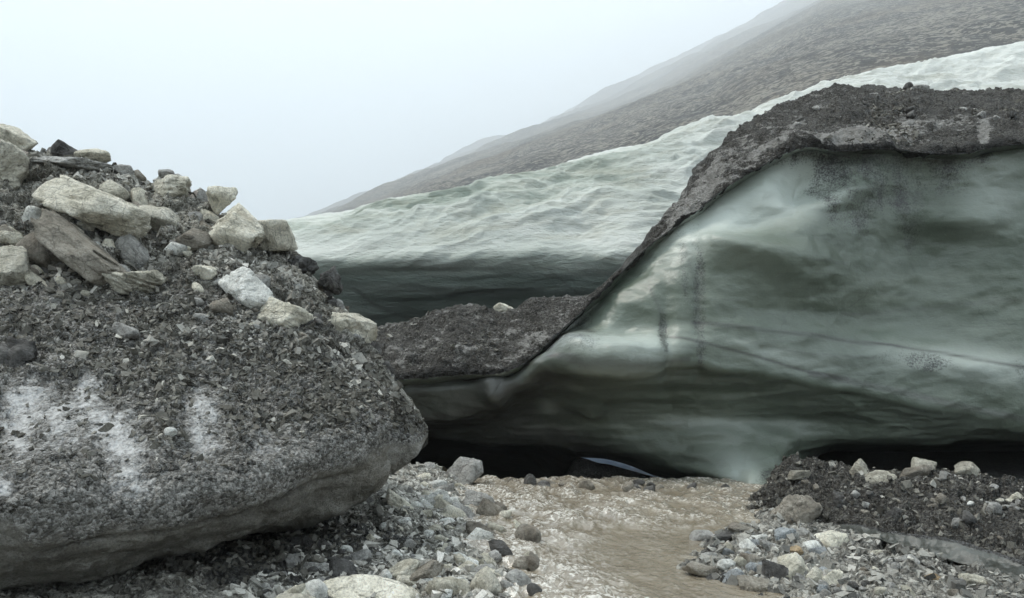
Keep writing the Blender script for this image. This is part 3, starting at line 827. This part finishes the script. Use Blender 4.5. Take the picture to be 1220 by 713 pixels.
# ------------------------------------------------------------------ stream
nd, ns = 320, 240
dd = 3.6 * (12.1 / 3.6) ** np.linspace(0, 1, nd)
xl, xr = channel(dd)
S = np.linspace(0, 1, ns)
WX = (xl - 0.75)[:, None] + S[None, :] * (xr - xl + 1.4)[:, None]
WY = np.broadcast_to(dd[:, None], WX.shape)
fl = np.stack([WX + 0.12 * WY, WY * 0.7, 0 * WX], -1)
turb = np.clip(1.0 - sstep(0.3, 0.62, S)[None, :] + 0.8 * sstep(7.6, 9.2, WY), 0.10, 1)
fl2 = fl + 0.22 * np.stack([fbm(fl, 1.2, 2, 110), fbm(fl, 1.2, 2, 111), 0 * WX], -1)
r1 = fbm(fl2, 1.3, 3, 112, ridged=True)
r2 = fbm(fl2, 3.6, 4, 113, ridged=True)
r3 = fbm(fl2, 9.0, 3, 114, ridged=True)
WZ = 0.012 + turb * (0.105 * r1 + 0.06 * r2 + 0.02 * r3) + 0.012 * r2 + 0.006 * r3 + 0.02 * fbm(fl, 0.9, 3, 115)
WZ = WZ - 0.25 * sstep(11.6, 12.2, WY)
foam = np.clip(sstep(0.35, 0.8, r1 * 0.45 + r2 * 0.55) * (0.12 + 0.75 * turb) + 0.35 * turb * sstep(0.1, 0.5, fbm(fl, 0.9, 4, 116)), 0, 1)
wp = np.stack([WX, WY, WZ], -1)
link('stream_water', np_mesh('stream_water', wp, grid_faces(nd, ns)[:, ::-1], MAT['water'], attrs={'foam': foam}), kind='structure', label='brown silty meltwater stream rushing out from under the ice')

SHEETS.append((wp[::4, ::4].reshape(-1, 3), grid_faces(wp[::4, ::4].shape[0], wp[::4, ::4].shape[1])))

# snow bank beyond the far mouth of the ice tunnel
s = Sheet([zr([(640,0.9,20),(860,0.9,20)]), zr([(640,0.8,17.5),(720,1.0,17.5),(860,0.7,17.5)]), zr([(640,-0.25,15.4),(860,-0.25,15.4)]), zr([(640,-0.6,15.3),(860,-0.6,15.3)])], [8, 20, 3], 684, 860, 60)
s.push(0.12 * fbm(s.pos, 0.9, 4, 120))
link('ice_bank', np_mesh('ice_bank', s.pos, grid_faces(s.nv, s.nu), MAT['blue_ice']),
     label='pale blue ice bank glimpsed through the far mouth of the ice tunnel', cat='ice bank')

# ------------------------------------------------------------------ stones
def base_sphere(sub):
    b = bmesh.new()
    bmesh.ops.create_icosphere(b, subdivisions=sub, radius=1.0)
    v = np.array([x.co[:] for x in b.verts]); f = np.array([[y.index for y in x.verts] for x in b.faces])
    b.free()
    return v / np.linalg.norm(v, axis=1, keepdims=True), f


SPH = {k: base_sphere(k) for k in (2, 3, 4, 5)}


def rock_mesh(name, seed, sub=4, style='angular'):
    r = np.random.default_rng(seed)
    dirs, f = SPH[sub]
    npl = {'angular': 10, 'slab': 9, 'round': 16, 'layered': 11, 'clod': 22}[style]
    nrm = r.normal(size=(npl, 3)); nrm /= np.linalg.norm(nrm, axis=1, keepdims=True)
    h = r.uniform(0.5, 0.95, npl) if style != 'round' else r.uniform(0.75, 1.0, npl)
    if style == 'slab':
        n0 = np.array([0.1 * r.normal(), 0.1 * r.normal(), 1.0]); n0 /= np.linalg.norm(n0)
        nrm = np.vstack([nrm, n0, -n0]); h = np.concatenate([h, [0.42, 0.45]])
    sharp = {'angular': 42, 'slab': 42, 'round': 14, 'layered': 30, 'clod': 9}[style]
    dots = dirs @ nrm.T
    q = np.where(dots > 0.02, h[None] / np.maximum(dots, 0.02), 50.0)
    q = np.minimum(q, 3.0)
    rad = -np.log(np.exp(-sharp * q).sum(1) + math.exp(-sharp * 1.25)) / sharp
    p = dirs * rad[:, None]
    o = r.uniform(-50, 50, 3)
    amp = {'angular': 0.09, 'slab': 0.08, 'round': 0.07, 'layered': 0.09, 'clod': 0.2}[style]
    n = fbm(p + o, 1.1, 2, seed) * amp * 1.2 + fbm(p + o, 3.2, 4, seed + 3, 0.55) * amp * (0.8 if sub > 3 else 0.4)
    if style == 'clod':
        n = n + chips(p + o, 3.0, seed) * 0.22
    elif sub >= 4:
        n = n + chips(p + o, 1.7, seed) * 0.10 + chips(p + o, 4.5, seed + 1) * 0.035
    p = p + dirs * n[:, None]
    if style == 'layered':                              # bedding planes step in and out
        z = p[:, 2] * 6.0 + 0.5 * fbm(p + o, 1.5, 2, seed + 9)
        st = np.floor(z); fr = z - st
        k = (hsh(st.astype(np.int64), st.astype(np.int64) * 0, st.astype(np.int64) * 0, seed) & 255) / 255.0
        p[:, :2] *= (1 + 0.16 * (k - 0.5) - 0.10 * np.exp(-((fr - 0.03) / 0.10) ** 2))[:, None]
    lo, hi = p.min(0), p.max(0)
    p = (p - (lo + hi) / 2) / (hi - lo)
    return np_mesh(name, p, f, None, smooth=True)


allv, allf, o_ = [], [], 0
for v, f in SHEETS:
    allv.append(v); allf.append(f + o_); o_ += len(v)
BVH = BVHTree.FromPolygons(np.concatenate(allv).tolist(), np.concatenate(allf).tolist())
EYE = Vector((0, 0, CAMZ))


def hit(px, py):
    dv = Vector(P(px, py, 1.0).tolist()) - EYE
    loc, nrm, idx, dist = BVH.ray_cast(EYE, dv.normalized())
    return loc


def set_rock(name, me, mat, px, py, w, h, rot, d, label, cat, group=None, thick=0.8, jit=8.0):
    me = me if not me.materials else me
    o = link(name, me, label=label, cat=cat, group=group)
    m = (w + h) / 2 * thick
    if d is None:
        loc = hit(px, py)
        d = loc.y - 0.26 * m / F * loc.y if loc else 8.5
    o.location = P(px, py, d).tolist()
    o.rotation_euler = (R(random.uniform(-jit, jit)), R(rot), R(random.uniform(-jit, jit)))
    o.scale = (w / F * d, m / F * d, h / F * d)
    if not me.materials:
        me.materials.append(None)
    o.material_slots[0].link = 'OBJECT'
    o.material_slots[0].material = MAT[mat]
    return o


def kind_of(w):
    return 'boulder' if w > 40 else 'rock' if w > 21 else 'stone'


HERO = [
 # crest and upper slope of the ice block
 (6,170,66,40,24,'slab','tan',8.55,'weathered tan slab capping the ice block crest above an upright boulder'),
 (10,212,60,74,8,'layered','tan',8.15,'tall tan bedded boulder wedged upright below the crest slab of the ice block'),
 (30,188,30,16,-6,'angular','pink',8.5,'small pinkish stone tucked beside the crest slab'),
 (62,182,16,14,0,'angular','grey',8.6,'small grey stone standing on the crest beside the pinkish stone'),
 (76,181,24,18,30,'angular','dark',8.55,'dark jagged stone on the crest between two pale stones'),
 (112,186,44,17,5,'round','tan',8.6,'smooth yellowish stone lying flat on the ice block crest'),
 (82,195,80,10,4,'slab','grey',8.45,'thin pale flagstone lying along the crest under the yellowish stone'),
 (150,204,24,12,18,'angular','grey',8.6,'small flat stone on the sloping crest above the great tan slab'),
 (166,209,15,11,10,'angular','brown',8.6,'little brown stone on the crest just before the bedded boulder'),
 (108,246,126,44,19,'slab','tan',None,'great pale tan slab tilted across the upper slope of the ice block'),
 (196,231,64,38,4,'layered','tan',8.3,'broad bedded tan boulder with a pebble balanced on top'),
 (199,208,19,11,3,'round','grey',8.4,'pebble balanced on top of the broad bedded boulder'),
 (213,214,15,10,25,'angular','grey',8.4,'small stone leaning beside the balanced pebble'),
 (168,240,18,28,-20,'angular','tan',None,'narrow upright tan stone beside the broad bedded boulder'),
 (192,262,50,34,6,'angular','tan',None,'square tan stone under the broad bedded boulder'),
 (230,240,16,28,8,'angular','pink',8.3,'reddish stone standing on edge next to the bedded boulder'),
 (241,246,28,34,24,'angular','grey',8.35,'grey wedge leaning on the reddish stone'),
 (248,260,30,20,52,'angular','tan',8.15,'pale stone leaning downhill beneath the grey wedge'),
 (264,239,34,30,6,'angular','tan',8.15,'blocky tan stone perched on the rounded cream boulder'),
 (280,271,64,56,12,'angular','tan',7.9,'rounded cream boulder carrying a blocky stone on its back'),
 (322,281,58,40,6,'slab','tan',8.25,'cream boulder with a flat dark underside overhanging the grit'),
 (262,304,72,46,28,'angular','brown',8.0,'big brown boulder lying below the rounded cream boulder'),
 (219,272,16,26,15,'round','dark',8.1,'dark oval stone squeezed between boulders on the upper slope'),
 (231,270,15,32,12,'angular','grey',8.0,'narrow grey stone beside the dark oval stone'),
 (301,349,56,46,20,'angular','white',None,'chalk white angular boulder on the gritty slope'),
 (281,347,44,13,44,'slab','white',None,'long white splinter lying against the chalk white boulder'),
 (338,379,56,38,12,'angular','tan',None,'sandy brown block just downhill of the chalk white boulder'),
 (266,366,26,22,10,'angular','brown',None,'brown stone under the long white splinter'),
 (406,389,74,38,16,'angular','tan',None,'large cream boulder at the end of the ice block shoulder'),
 (157,302,26,44,-22,'round','grey',None,'dark grey oval boulder tilted beneath the great tan slab'),
 (160,334,58,36,24,'layered','tan',None,'broken pale boulder cracked into layers on the grit slope'),
 (41,268,26,38,-8,'angular','white',None,'whitish stone under the tall bedded boulder'),
 (10,284,40,14,4,'slab','tan',None,'thin cream flagstone next to the whitish stone'),
 (10,322,50,54,10,'angular','tan',None,'large tan boulder at the foot of the cream flagstone'),
 (54,302,50,48,15,'angular','brown',None,'dull brown boulder below the whitish stone'),
 (96,300,104,34,40,'slab','brown',None,'long dark brown slab plunging down the upper slope'),
 (45,338,38,17,28,'angular','tan',None,'small cream stone below the dull brown boulder'),
 (244,326,26,18,20,'angular','tan',None,'pale flat stone below the big brown boulder'),
 (240,380,18,12,25,'slab','grey',None,'thin grey flake in the grit below the broken pale boulder'),
 (394,333,28,30,10,'clod','dark',8.2,'dark crumbly clod sticking out of the block shoulder'),
 (358,318,34,26,20,'clod','dark',None,'dark clod of frozen grit under the overhanging cream boulder'),
 (352,312,22,14,12,'angular','brown',None,'brown stone on the dark clod'),
 (20,428,50,52,10,'clod','dark',None,'rough dark lump of frozen gravel stuck on the grit slope'),
 (150,395,30,14,18,'slab','grey',None,'flat grey flake lying on the dark grit slope'),
 (203,515,15,13,20,'angular','white',None,'single pale stone stuck between the white ice patches'),
 # cliff and ridge
 (600,370,25,18,0,'angular','tan',13.8,'lone cream stone perched on the low debris ridge'),
 (1098,107,30,9,4,'slab','grey',15.6,'flat stone on the debris crest of the ice cliff'),
 (1082,103,12,8,0,'angular','dark',15.8,'dark pebble on the debris crest of the ice cliff'),
 (902,141,14,9,-20,'clod','dark',14.4,'dark clod on the steep debris edge of the ice cliff'),
 # bank between block and stream
 (434,598,36,22,28,'angular','grey',None,'grey icy stone under the overhang of the ice block'),
 (484,606,66,17,36,'slab','tan',None,'long pale plank-like stone lying across the bank'),
 (521,599,36,26,-24,'angular','white',None,'white angular stone next to a grey one on the bank'),
 (530,585,26,18,-30,'angular','grey',None,'grey stone resting on the white angular stone'),
 (553,563,44,40,20,'angular','grey',11.1,'large grey boulder on the bank at the tunnel mouth'),
 (528,560,15,15,0,'angular','rust',None,'rusty orange stone beside the large grey bank boulder'),
 (571,598,40,26,15,'angular','grey',None,'wet grey boulder at the water edge below the tunnel mouth'),
 (556,615,44,24,20,'angular','grey',None,'flat grey boulder below the wet grey one'),
 (496,690,70,23,-28,'round','brown',None,'long brown stone propped across pale stones'),
 (477,684,52,28,-12,'angular','tan',None,'pale stone behind the long brown stone'),
 (508,697,42,28,-8,'round','white',None,'smooth whitish stone under the long brown stone'),
 (578,700,38,46,-18,'round','tan',None,'upright cream stone standing apart on the bank'),
 (440,708,112,40,8,'angular','tan',None,'broad pale boulder at the foot of the bank'),
 (537,704,60,34,20,'angular','tan',None,'cream boulder between the upright stone and the long brown stone'),
 (352,715,56,18,5,'round','tan',None,'low cream boulder by the broad pale boulder'),
 (394,712,40,20,-5,'angular','tan',None,'small cream boulder touching the broad pale boulder'),
 (459,689,16,22,15,'round','white',None,'egg shaped pale stone by the long brown stone'),
 (429,667,30,22,-20,'angular','grey',None,'grey stone on the dark wet gravel'),
 (412,658,18,16,10,'angular','white',None,'pale cube shaped stone on the dark wet gravel'),
 (410,683,46,34,30,'angular','dark',None,'dark hollowed boulder on the wet gravel'),
 (380,680,46,22,10,'slab','grey',None,'flat grey slab on the wet gravel under the block'),
 (360,648,34,22,0,'angular','dark',None,'dark stone half in the shade of the ice block'),
 (600,660,46,22,42,'round','dark',None,'black wet stone lying in the rapids'),
 (577,640,54,26,46,'angular','brown',None,'brown ribbed stone at the edge of the rapids'),
 (566,672,24,16,25,'angular','tan',None,'pinkish tan pebble by the brown ribbed stone'),
 (603,700,20,16,25,'angular','grey',None,'grey stone next to the upright cream stone'),
 (637,704,20,18,0,'round','dark',None,'round black stone in the shallows'),
 (622,692,46,20,30,'round','grey',None,'grey stone washed over beside the black round stone'),
 # gravel bar and mound
 (950,612,66,48,4,'round','brown',None,'big rounded brown boulder at the foot of the debris mound'),
 (1047,574,56,26,-8,'angular','dun',9.1,'long tan boulder on the mound crest'),
 (1024,564,24,36,-12,'angular','dun',9.25,'upright tan stone beside the long mound boulder'),
 (1104,560,34,34,-20,'angular','dun',9.1,'pointed tan boulder topping the mound'),
 (1090,568,44,24,-25,'angular','brown',9.0,'brown stone propping up the pointed boulder'),
 (1150,562,32,26,10,'angular','dun',9.0,'blocky tan boulder on the mound next to the black ice gap'),
 (1128,570,30,17,8,'angular','grey',8.85,'grey stone between the pointed and blocky mound boulders'),
 (952,566,28,13,-10,'slab','dun',None,'thin pale stone on the dark end of the mound'),
 (1212,594,26,15,12,'angular','tan',None,'cream stone on the low end of the mound crest'),
 (1186,606,19,18,-30,'angular','grey',None,'three-cornered grey stone on the mound slope'),
 (1063,617,28,12,-58,'slab','dark',None,'dark slate sliver standing in the mound slope'),
 (1154,618,20,14,40,'angular','dark',None,'dark block in the mound slope'),
 (1000,596,16,24,0,'clod','dark',None,'dark clod in the mound slope beside the rounded brown boulder'),
 (895,655,30,24,12,'angular','white',None,'bright white stone on the gravel bar'),
 (903,643,26,13,-8,'angular','white',None,'thin white flake above the bright white stone'),
 (865,674,23,17,5,'round','white',None,'speckled white stone near the tip of the gravel bar'),
 (897,668,34,16,24,'slab','brown',None,'tilted brown slab under the bright white stone'),
 (925,683,34,28,8,'angular','dark',None,'black squarish stone beside the tan flagstone'),
 (950,682,48,34,48,'slab','tan',None,'tan flagstone with a pale edge leaning on the gravel bar'),
 (988,650,56,34,-12,'angular','tan',None,'large greenish tan boulder behind the tan flagstone'),
 (977,661,28,18,6,'angular','blue',None,'blue-grey stone against the large greenish tan boulder'),
 (946,656,22,14,14,'angular','rust',None,'orange tan stone on the gravel bar'),
 (934,639,28,20,-15,'angular','blue',None,'light blue-grey stone below the rounded brown boulder'),
 (945,640,20,15,30,'angular','grey',None,'pale grey stone next to the light blue-grey stone'),
 (958,638,22,16,35,'angular','grey',None,'pale grey wedge on top of the gravel bar'),
 (916,653,12,30,-30,'slab','grey',None,'pale grey sliver leaning among the bar stones'),
 (838,642,34,22,14,'angular','grey',None,'grey boulder awash at the upstream tip of the bar'),
 (862,645,28,20,0,'angular','dark',None,'dark boulder awash beside the grey one'),
 (884,631,36,14,5,'round','brown',None,'brown stone awash below the rounded brown boulder'),
 (836,679,46,15,12,'slab','brown',None,'dark brown slab jutting into the stream from the bar'),
 (872,688,28,18,-10,'angular','blue',None,'blue-grey stone at the water edge of the bar'),
 (845,664,20,14,-20,'angular','grey',None,'small grey stone at the tip of the bar'),
 (905,698,54,16,6,'slab','brown',None,'broad brown slab at the bar edge by the water'),
 (992,690,30,24,-38,'angular','tan',None,'tan stone tilted on edge on the bar'),
 (973,686,22,18,30,'angular','tan',None,'cream stone between the flagstone and the tilted tan stone'),
 (1017,700,18,15,10,'angular','dark',None,'charcoal cube shaped stone on the bar'),
 (1083,706,24,10,50,'slab','tan',None,'narrow tan stone pointing downhill on the bar'),
 (1113,692,24,15,5,'layered','rust',None,'brown bedded stone near the black gap under the mound'),
 (1142,694,20,10,0,'angular','dark',None,'black stone next to the brown bedded stone'),
 (1167,694,46,15,8,'slab','tan',None,'flat tan slab near the black gap under the ice ledge'),
 (1082,672,26,20,-10,'angular','grey',None,'jagged grey stone in front of the black gap'),
 (1044,659,16,7,0,'slab','tan',None,'small flat tan pebble by the black gap'),
 (1062,670,20,13,20,'angular','grey',None,'grey stone beside the jagged one'),
]
for k, (px, py, w, h, rot, style, mat, d, label) in enumerate(HERO):
    if px < 460 and py < 420:
        w, h = w * 1.15, h * 1.15
    me = rock_mesh('rock', 1000 + k * 7, 5 if max(w, h) > 60 else 4 if max(w, h) > 22 else 3, style)
    cat = kind_of(max(w, h))
    set_rock(cat, me, mat, px, py, w, h, rot, d, label, cat)

POOL = [rock_mesh('stone', 5000 + k, 3, ['angular', 'angular', 'slab', 'layered', 'round'][k % 5]) for k in range(20)]


WORD = {'tan': 'tan', 'grey': 'grey', 'brown': 'brown', 'white': 'whitish', 'dark': 'charcoal', 'blue': 'blue-grey', 'rust': 'rusty', 'pink': 'pinkish'}
SHAPE = ['angular stone', 'blocky stone', 'flat stone', 'bedded stone', 'rounded stone']


def scatter_rocks(n, poly_px, size, mats, label, group, rotm=20.0):
    """stones whose pictures fall inside a quadrilateral of the photograph, laid on whatever surface is there"""
    a, b, c, e = [np.array(v, float) for v in poly_px]
    for k in range(n):
        u, v = random.random(), random.random()
        q = (a * (1 - u) + b * u) * (1 - v) + (e * (1 - u) + c * u) * v
        w = random.uniform(*size) if random.random() < 0.35 else random.uniform(size[0], (size[0] + size[1]) / 2)
        mt = random.choice(mats); k_ = random.randrange(20)
        cat = kind_of(w)
        set_rock(cat, POOL[k_], mt, q[0], q[1], w, w * random.uniform(0.45, 0.85), rotm + random.gauss(0, 22), None, label.replace('#', WORD[mt] + ' ' + SHAPE[k_ % 5].replace('stone', cat)), cat, group, jit=25)


G1 = 'stones frozen into the upper slope of the ice block'
scatter_rocks(20, [(0, 290), (330, 330), (380, 400), (0, 350)], (8, 22), ['tan', 'grey', 'brown', 'white', 'grey'], 'small # frozen into the upper grit slope of the ice block', G1)
scatter_rocks(20, [(40, 205), (240, 270), (250, 320), (40, 270)], (8, 18), ['tan', 'grey', 'brown', 'dark'], 'small # frozen into the upper grit slope of the ice block', G1)
scatter_rocks(14, [(330, 330), (390, 350), (440, 410), (350, 400)], (8, 18), ['tan', 'grey', 'brown', 'dark', 'dark'], 'small # frozen into the upper grit slope of the ice block', G1)
CREST = [(20, 186), (60, 190), (120, 194), (160, 212), (225, 240), (300, 288), (345, 304), (380, 333), (410, 365), (440, 398), (455, 425), (472, 450)]
for k in range(26):
    f = random.uniform(0.4, 1.0) * (len(CREST) - 1); i_ = min(int(f), len(CREST) - 2); f -= i_
    x = CREST[i_][0] * (1 - f) + CREST[i_ + 1][0] * f; y = CREST[i_][1] * (1 - f) + CREST[i_ + 1][1] * f
    w = random.uniform(8, 22); mt = random.choice(['dark', 'dark', 'brown', 'grey']); k_ = random.randrange(20)
    set_rock('stone', POOL[k_], mt, x + random.uniform(-5, 3), y + random.uniform(-1, 9), w, w * random.uniform(0.5, 0.9), random.gauss(30, 25), 8.45 - 0.35 * max(0.0, (x - 300) / 170), 'small ' + WORD[mt] + ' ' + SHAPE[k_ % 5] + ' on the sloping skyline edge of the ice block', 'stone', 'stones along the edge of the ice block', jit=30)
scatter_rocks(46, [(0, 205), (190, 235), (330, 350), (0, 335)], (13, 40), ['tan', 'grey', 'tan', 'brown', 'tan', 'white', 'tan'], 'medium # bedded in the upper grit slope of the ice block', G1)
G2 = 'loose stones on the bank'
scatter_rocks(44, [(500, 553), (550, 575), (600, 713), (520, 680)], (12, 36), ['tan', 'white', 'white', 'tan', 'grey', 'tan'], 'loose # on the bank between the ice block and the stream', G2)
scatter_rocks(22, [(440, 600), (510, 590), (540, 670), (440, 670)], (8, 20), ['tan', 'grey', 'tan', 'white'], 'loose # on the bank between the ice block and the stream', G2)
scatter_rocks(26, [(300, 690), (420, 630), (450, 690), (320, 712)], (8, 24), ['grey', 'dark', 'grey', 'dark'], '# on the wet gravel under the ice block', 'stones on the wet gravel under the ice block')
scatter_rocks(14, [(570, 600), (640, 620), (640, 700), (600, 690)], (12, 34), ['grey', 'brown', 'tan'], 'wet # half sunk in the rapids along the bank', 'stones in the rapids', 30)
scatter_rocks(14, [(590, 572), (870, 578), (880, 588), (600, 580)], (9, 24), ['dark', 'dark', 'brown'], 'wet # lying in the water at the tunnel mouth', 'stones at the tunnel mouth', 5)
scatter_rocks(10, [(330, 700), (600, 690), (600, 713), (330, 713)], (26, 50), ['tan', 'tan', 'white'], '# in the row of pale stones at the foot of the bank', 'pale stones at the foot of the bank', 0)
G3 = 'stones of the gravel bar'
scatter_rocks(34, [(850, 650), (960, 640), (1010, 713), (890, 700)], (9, 24), ['grey', 'tan', 'blue', 'grey', 'brown', 'white'], '# on the gravel bar between the stream and the mound', G3)
scatter_rocks(34, [(990, 660), (1060, 665), (1210, 713), (960, 713)], (9, 22), ['grey', 'brown', 'tan', 'grey', 'dark'], '# on the gravel bar between the stream and the mound', G3)
scatter_rocks(18, [(950, 570), (1200, 590), (1220, 650), (1000, 610)], (8, 18), ['dark', 'grey', 'brown'], 'small # stuck in the slope of the dark debris mound', 'stones in the debris mound')
scatter_rocks(10, [(1150, 575), (1215, 590), (1220, 620), (1150, 600)], (8, 16), ['tan', 'grey', 'white'], '# spilling from the crest of the dark debris mound', 'pale stones spilling off the mound crest')
scatter_rocks(14, [(960, 115), (1215, 122), (1215, 150), (940, 150)], (8, 14), ['dark', 'grey'], '# on the debris cap of the ice cliff', 'stones on the debris cap')

# ------------------------------------------------------------------ gravel too small to pick apart
NV = 48
_c = np.array([(x, y, z) for x in (-1, 1) for y in (-1, 1) for z in (-1, 1)], float)
CHIP = _c[None] + rng.uniform(-0.75, 0.6, (NV, 8, 3))
CQ = np.array([(0, 1, 3, 2), (4, 6, 7, 5), (0, 4, 5, 1), (2, 3, 7, 6), (0, 2, 6, 4), (1, 5, 7, 3)])


def gravel(name, pos, nrm, n, weight, size, tone, mat, parent=None, label=None, smax=0.06, off=np.zeros(3)):
    """angular chips strewn over a grid surface, denser where weight is high"""
    a = np.linalg.norm(np.cross(pos[1:, :-1] - pos[:-1, :-1], pos[:-1, 1:] - pos[:-1, :-1]), axis=-1)
    pw = (a * np.clip(weight[:-1, :-1], 0, None)).ravel()
    idx = rng.choice(len(pw), n, p=pw / pw.sum())
    i, j = np.divmod(idx, pos.shape[1] - 1)
    u, v = rng.random((2, n, 1))
    p = pos[i, j] * (1 - u) * (1 - v) + pos[i + 1, j] * u * (1 - v) + pos[i, j + 1] * (1 - u) * v + pos[i + 1, j + 1] * u * v
    nr = nrm[i, j] + 0.45 * rng.normal(size=(n, 3))
    nr /= np.linalg.norm(nr, axis=1, keepdims=True)
    t = np.cross(nr, rng.normal(size=(n, 3))); t /= np.linalg.norm(t, axis=1, keepdims=True)
    b = np.cross(nr, t)
    sz = np.minimum(size * np.exp(0.55 * rng.normal(size=n)), smax)
    sc = np.stack([sz, sz * rng.uniform(0.45, 0.9, n), sz * rng.uniform(0.18, 0.5, n)], -1)
    lv = CHIP[rng.integers(0, NV, n)] * sc[:, None, :] * 0.5
    w = p[:, None] + lv[..., 0:1] * t[:, None] + lv[..., 1:2] * b[:, None] + lv[..., 2:3] * nr[:, None] + nr[:, None] * (sc[:, 2] * 0.25)[:, None, None]
    q = (CQ[None] + (np.arange(n) * 8)[:, None, None]).reshape(-1, 4)
    tn = np.clip(tone + 0.22 * rng.normal(size=n) + 0.45 * (rng.random(n) < 0.05), 0, 1)
    me = np_mesh(name, w - off, q, MAT[mat], smooth=False, attrs={'tone': np.repeat(tn, 8)})
    return link(name, me, parent, label=label, kind='stuff')


s = BLOCK
vis = (s.px > -60).astype(float)
T = s.T
gravel('grit', s.pos, s.n, 16000, vis * (0.12 * sstep(1.9, 2.1, T) + 0.88 * sstep(2.5, 3.0, T)) * (1 - sstep(4.2, 4.9, T)) * (1 - 0.92 * np.clip(BLOCK_BARE * 1.6, 0, 1)) * (0.5 + 1.2 * sstep(-0.1, 0.3, fbm(s.pos, 1.6, 3, 201))), 0.022, 0.42, 'chip_dark', block, smax=0.07)
gravel('loose_chips', s.pos, s.n, 5600, vis * sstep(1.9, 2.1, T) * (1 - sstep(3.0, 3.8, T)) * sstep(-0.05, 0.3, fbm(s.pos, 1.1, 3, 202)), 0.03, 0.42, 'chip_pale', block, smax=0.1)
s = CLIFF
T = s.T
gravel('grit', s.pos, s.n, 4000, sstep(1.7, 2.0, T) * (1 - sstep(2.6, 2.9, T)) * sstep(0.05, 0.35, fbm(s.pos, 0.8, 3, 203)) * (0.3 + sstep(900, 980, s.px)) * (s.px > 420), 0.03, 0.42, 'chip_dark', cliff, smax=0.12, off=np.array([1.5, 12, 0]))
s = MOUND
T = s.T
gravel('grit', s.pos, s.n, 5000, sstep(0.7, 1.0, T) * (1 - sstep(2.8, 3.0, T)), 0.026, 0.42, 'chip_dark', mound, smax=0.09, off=np.array([4.0, 8.0, 0]))
nx = np.gradient(Z, axis=1) / np.gradient(gx)[None]; ny = np.gradient(Z, axis=0) / np.gradient(gy)[:, None]
gn = np.stack([-nx, -ny, np.ones_like(Z)], -1); gn /= np.linalg.norm(gn, axis=-1, keepdims=True)
xl, xr = channel(np.clip(Y, 3, 40))
inview = ((np.abs(X) < Y * 0.72) & (Y > 4.9) & (Y < 12.4)).astype(float)
left = inview * sstep(-0.05, 0.05, xl - X)
gravel('bank_gravel', pp, gn, 9000, left * (1.05 - wet) * (X > -1.9), 0.027, 0.68, 'chip_pale', label='loose pale gravel covering the bank between ice block and stream', smax=0.10)
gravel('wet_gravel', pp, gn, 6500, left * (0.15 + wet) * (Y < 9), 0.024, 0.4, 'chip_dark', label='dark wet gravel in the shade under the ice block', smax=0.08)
gravel('bar_gravel', pp, gn, 8000, inview * sstep(-0.02, 0.05, X - xr) * (Y < 10), 0.033, 0.34, 'chip_pale', label='loose grey gravel of the bar between stream and debris mound', smax=0.09)

# ------------------------------------------------------------------ haze
bm = bmesh.new()
bmesh.ops.create_cube(bm, size=1.0)
me = bpy.data.meshes.new('haze'); bm.to_mesh(me); bm.free()
hz = link('haze', me, kind='stuff', label='pale low cloud and haze hiding the mountain top')
top_z = 2150.0
hz.scale = (15000, 15000, top_z + 3)
hz.location = (0, 0, (top_z - 3) / 2)
hm = bpy.data.materials.new('haze_air')
hm.use_nodes = True
t = hm.node_tree
t.nodes.clear()
pv = t.nodes.new('ShaderNodeVolumePrincipled')
pv.inputs['Color'].default_value = (0.82, 0.86, 0.89, 1)
pv.inputs['Density'].default_value = 0.00045
pv.inputs['Anisotropy'].default_value = 0.0
mo = t.nodes.new('ShaderNodeOutputMaterial')
t.links.new(pv.outputs[0], mo.inputs['Volume'])
me.materials.append(hm)
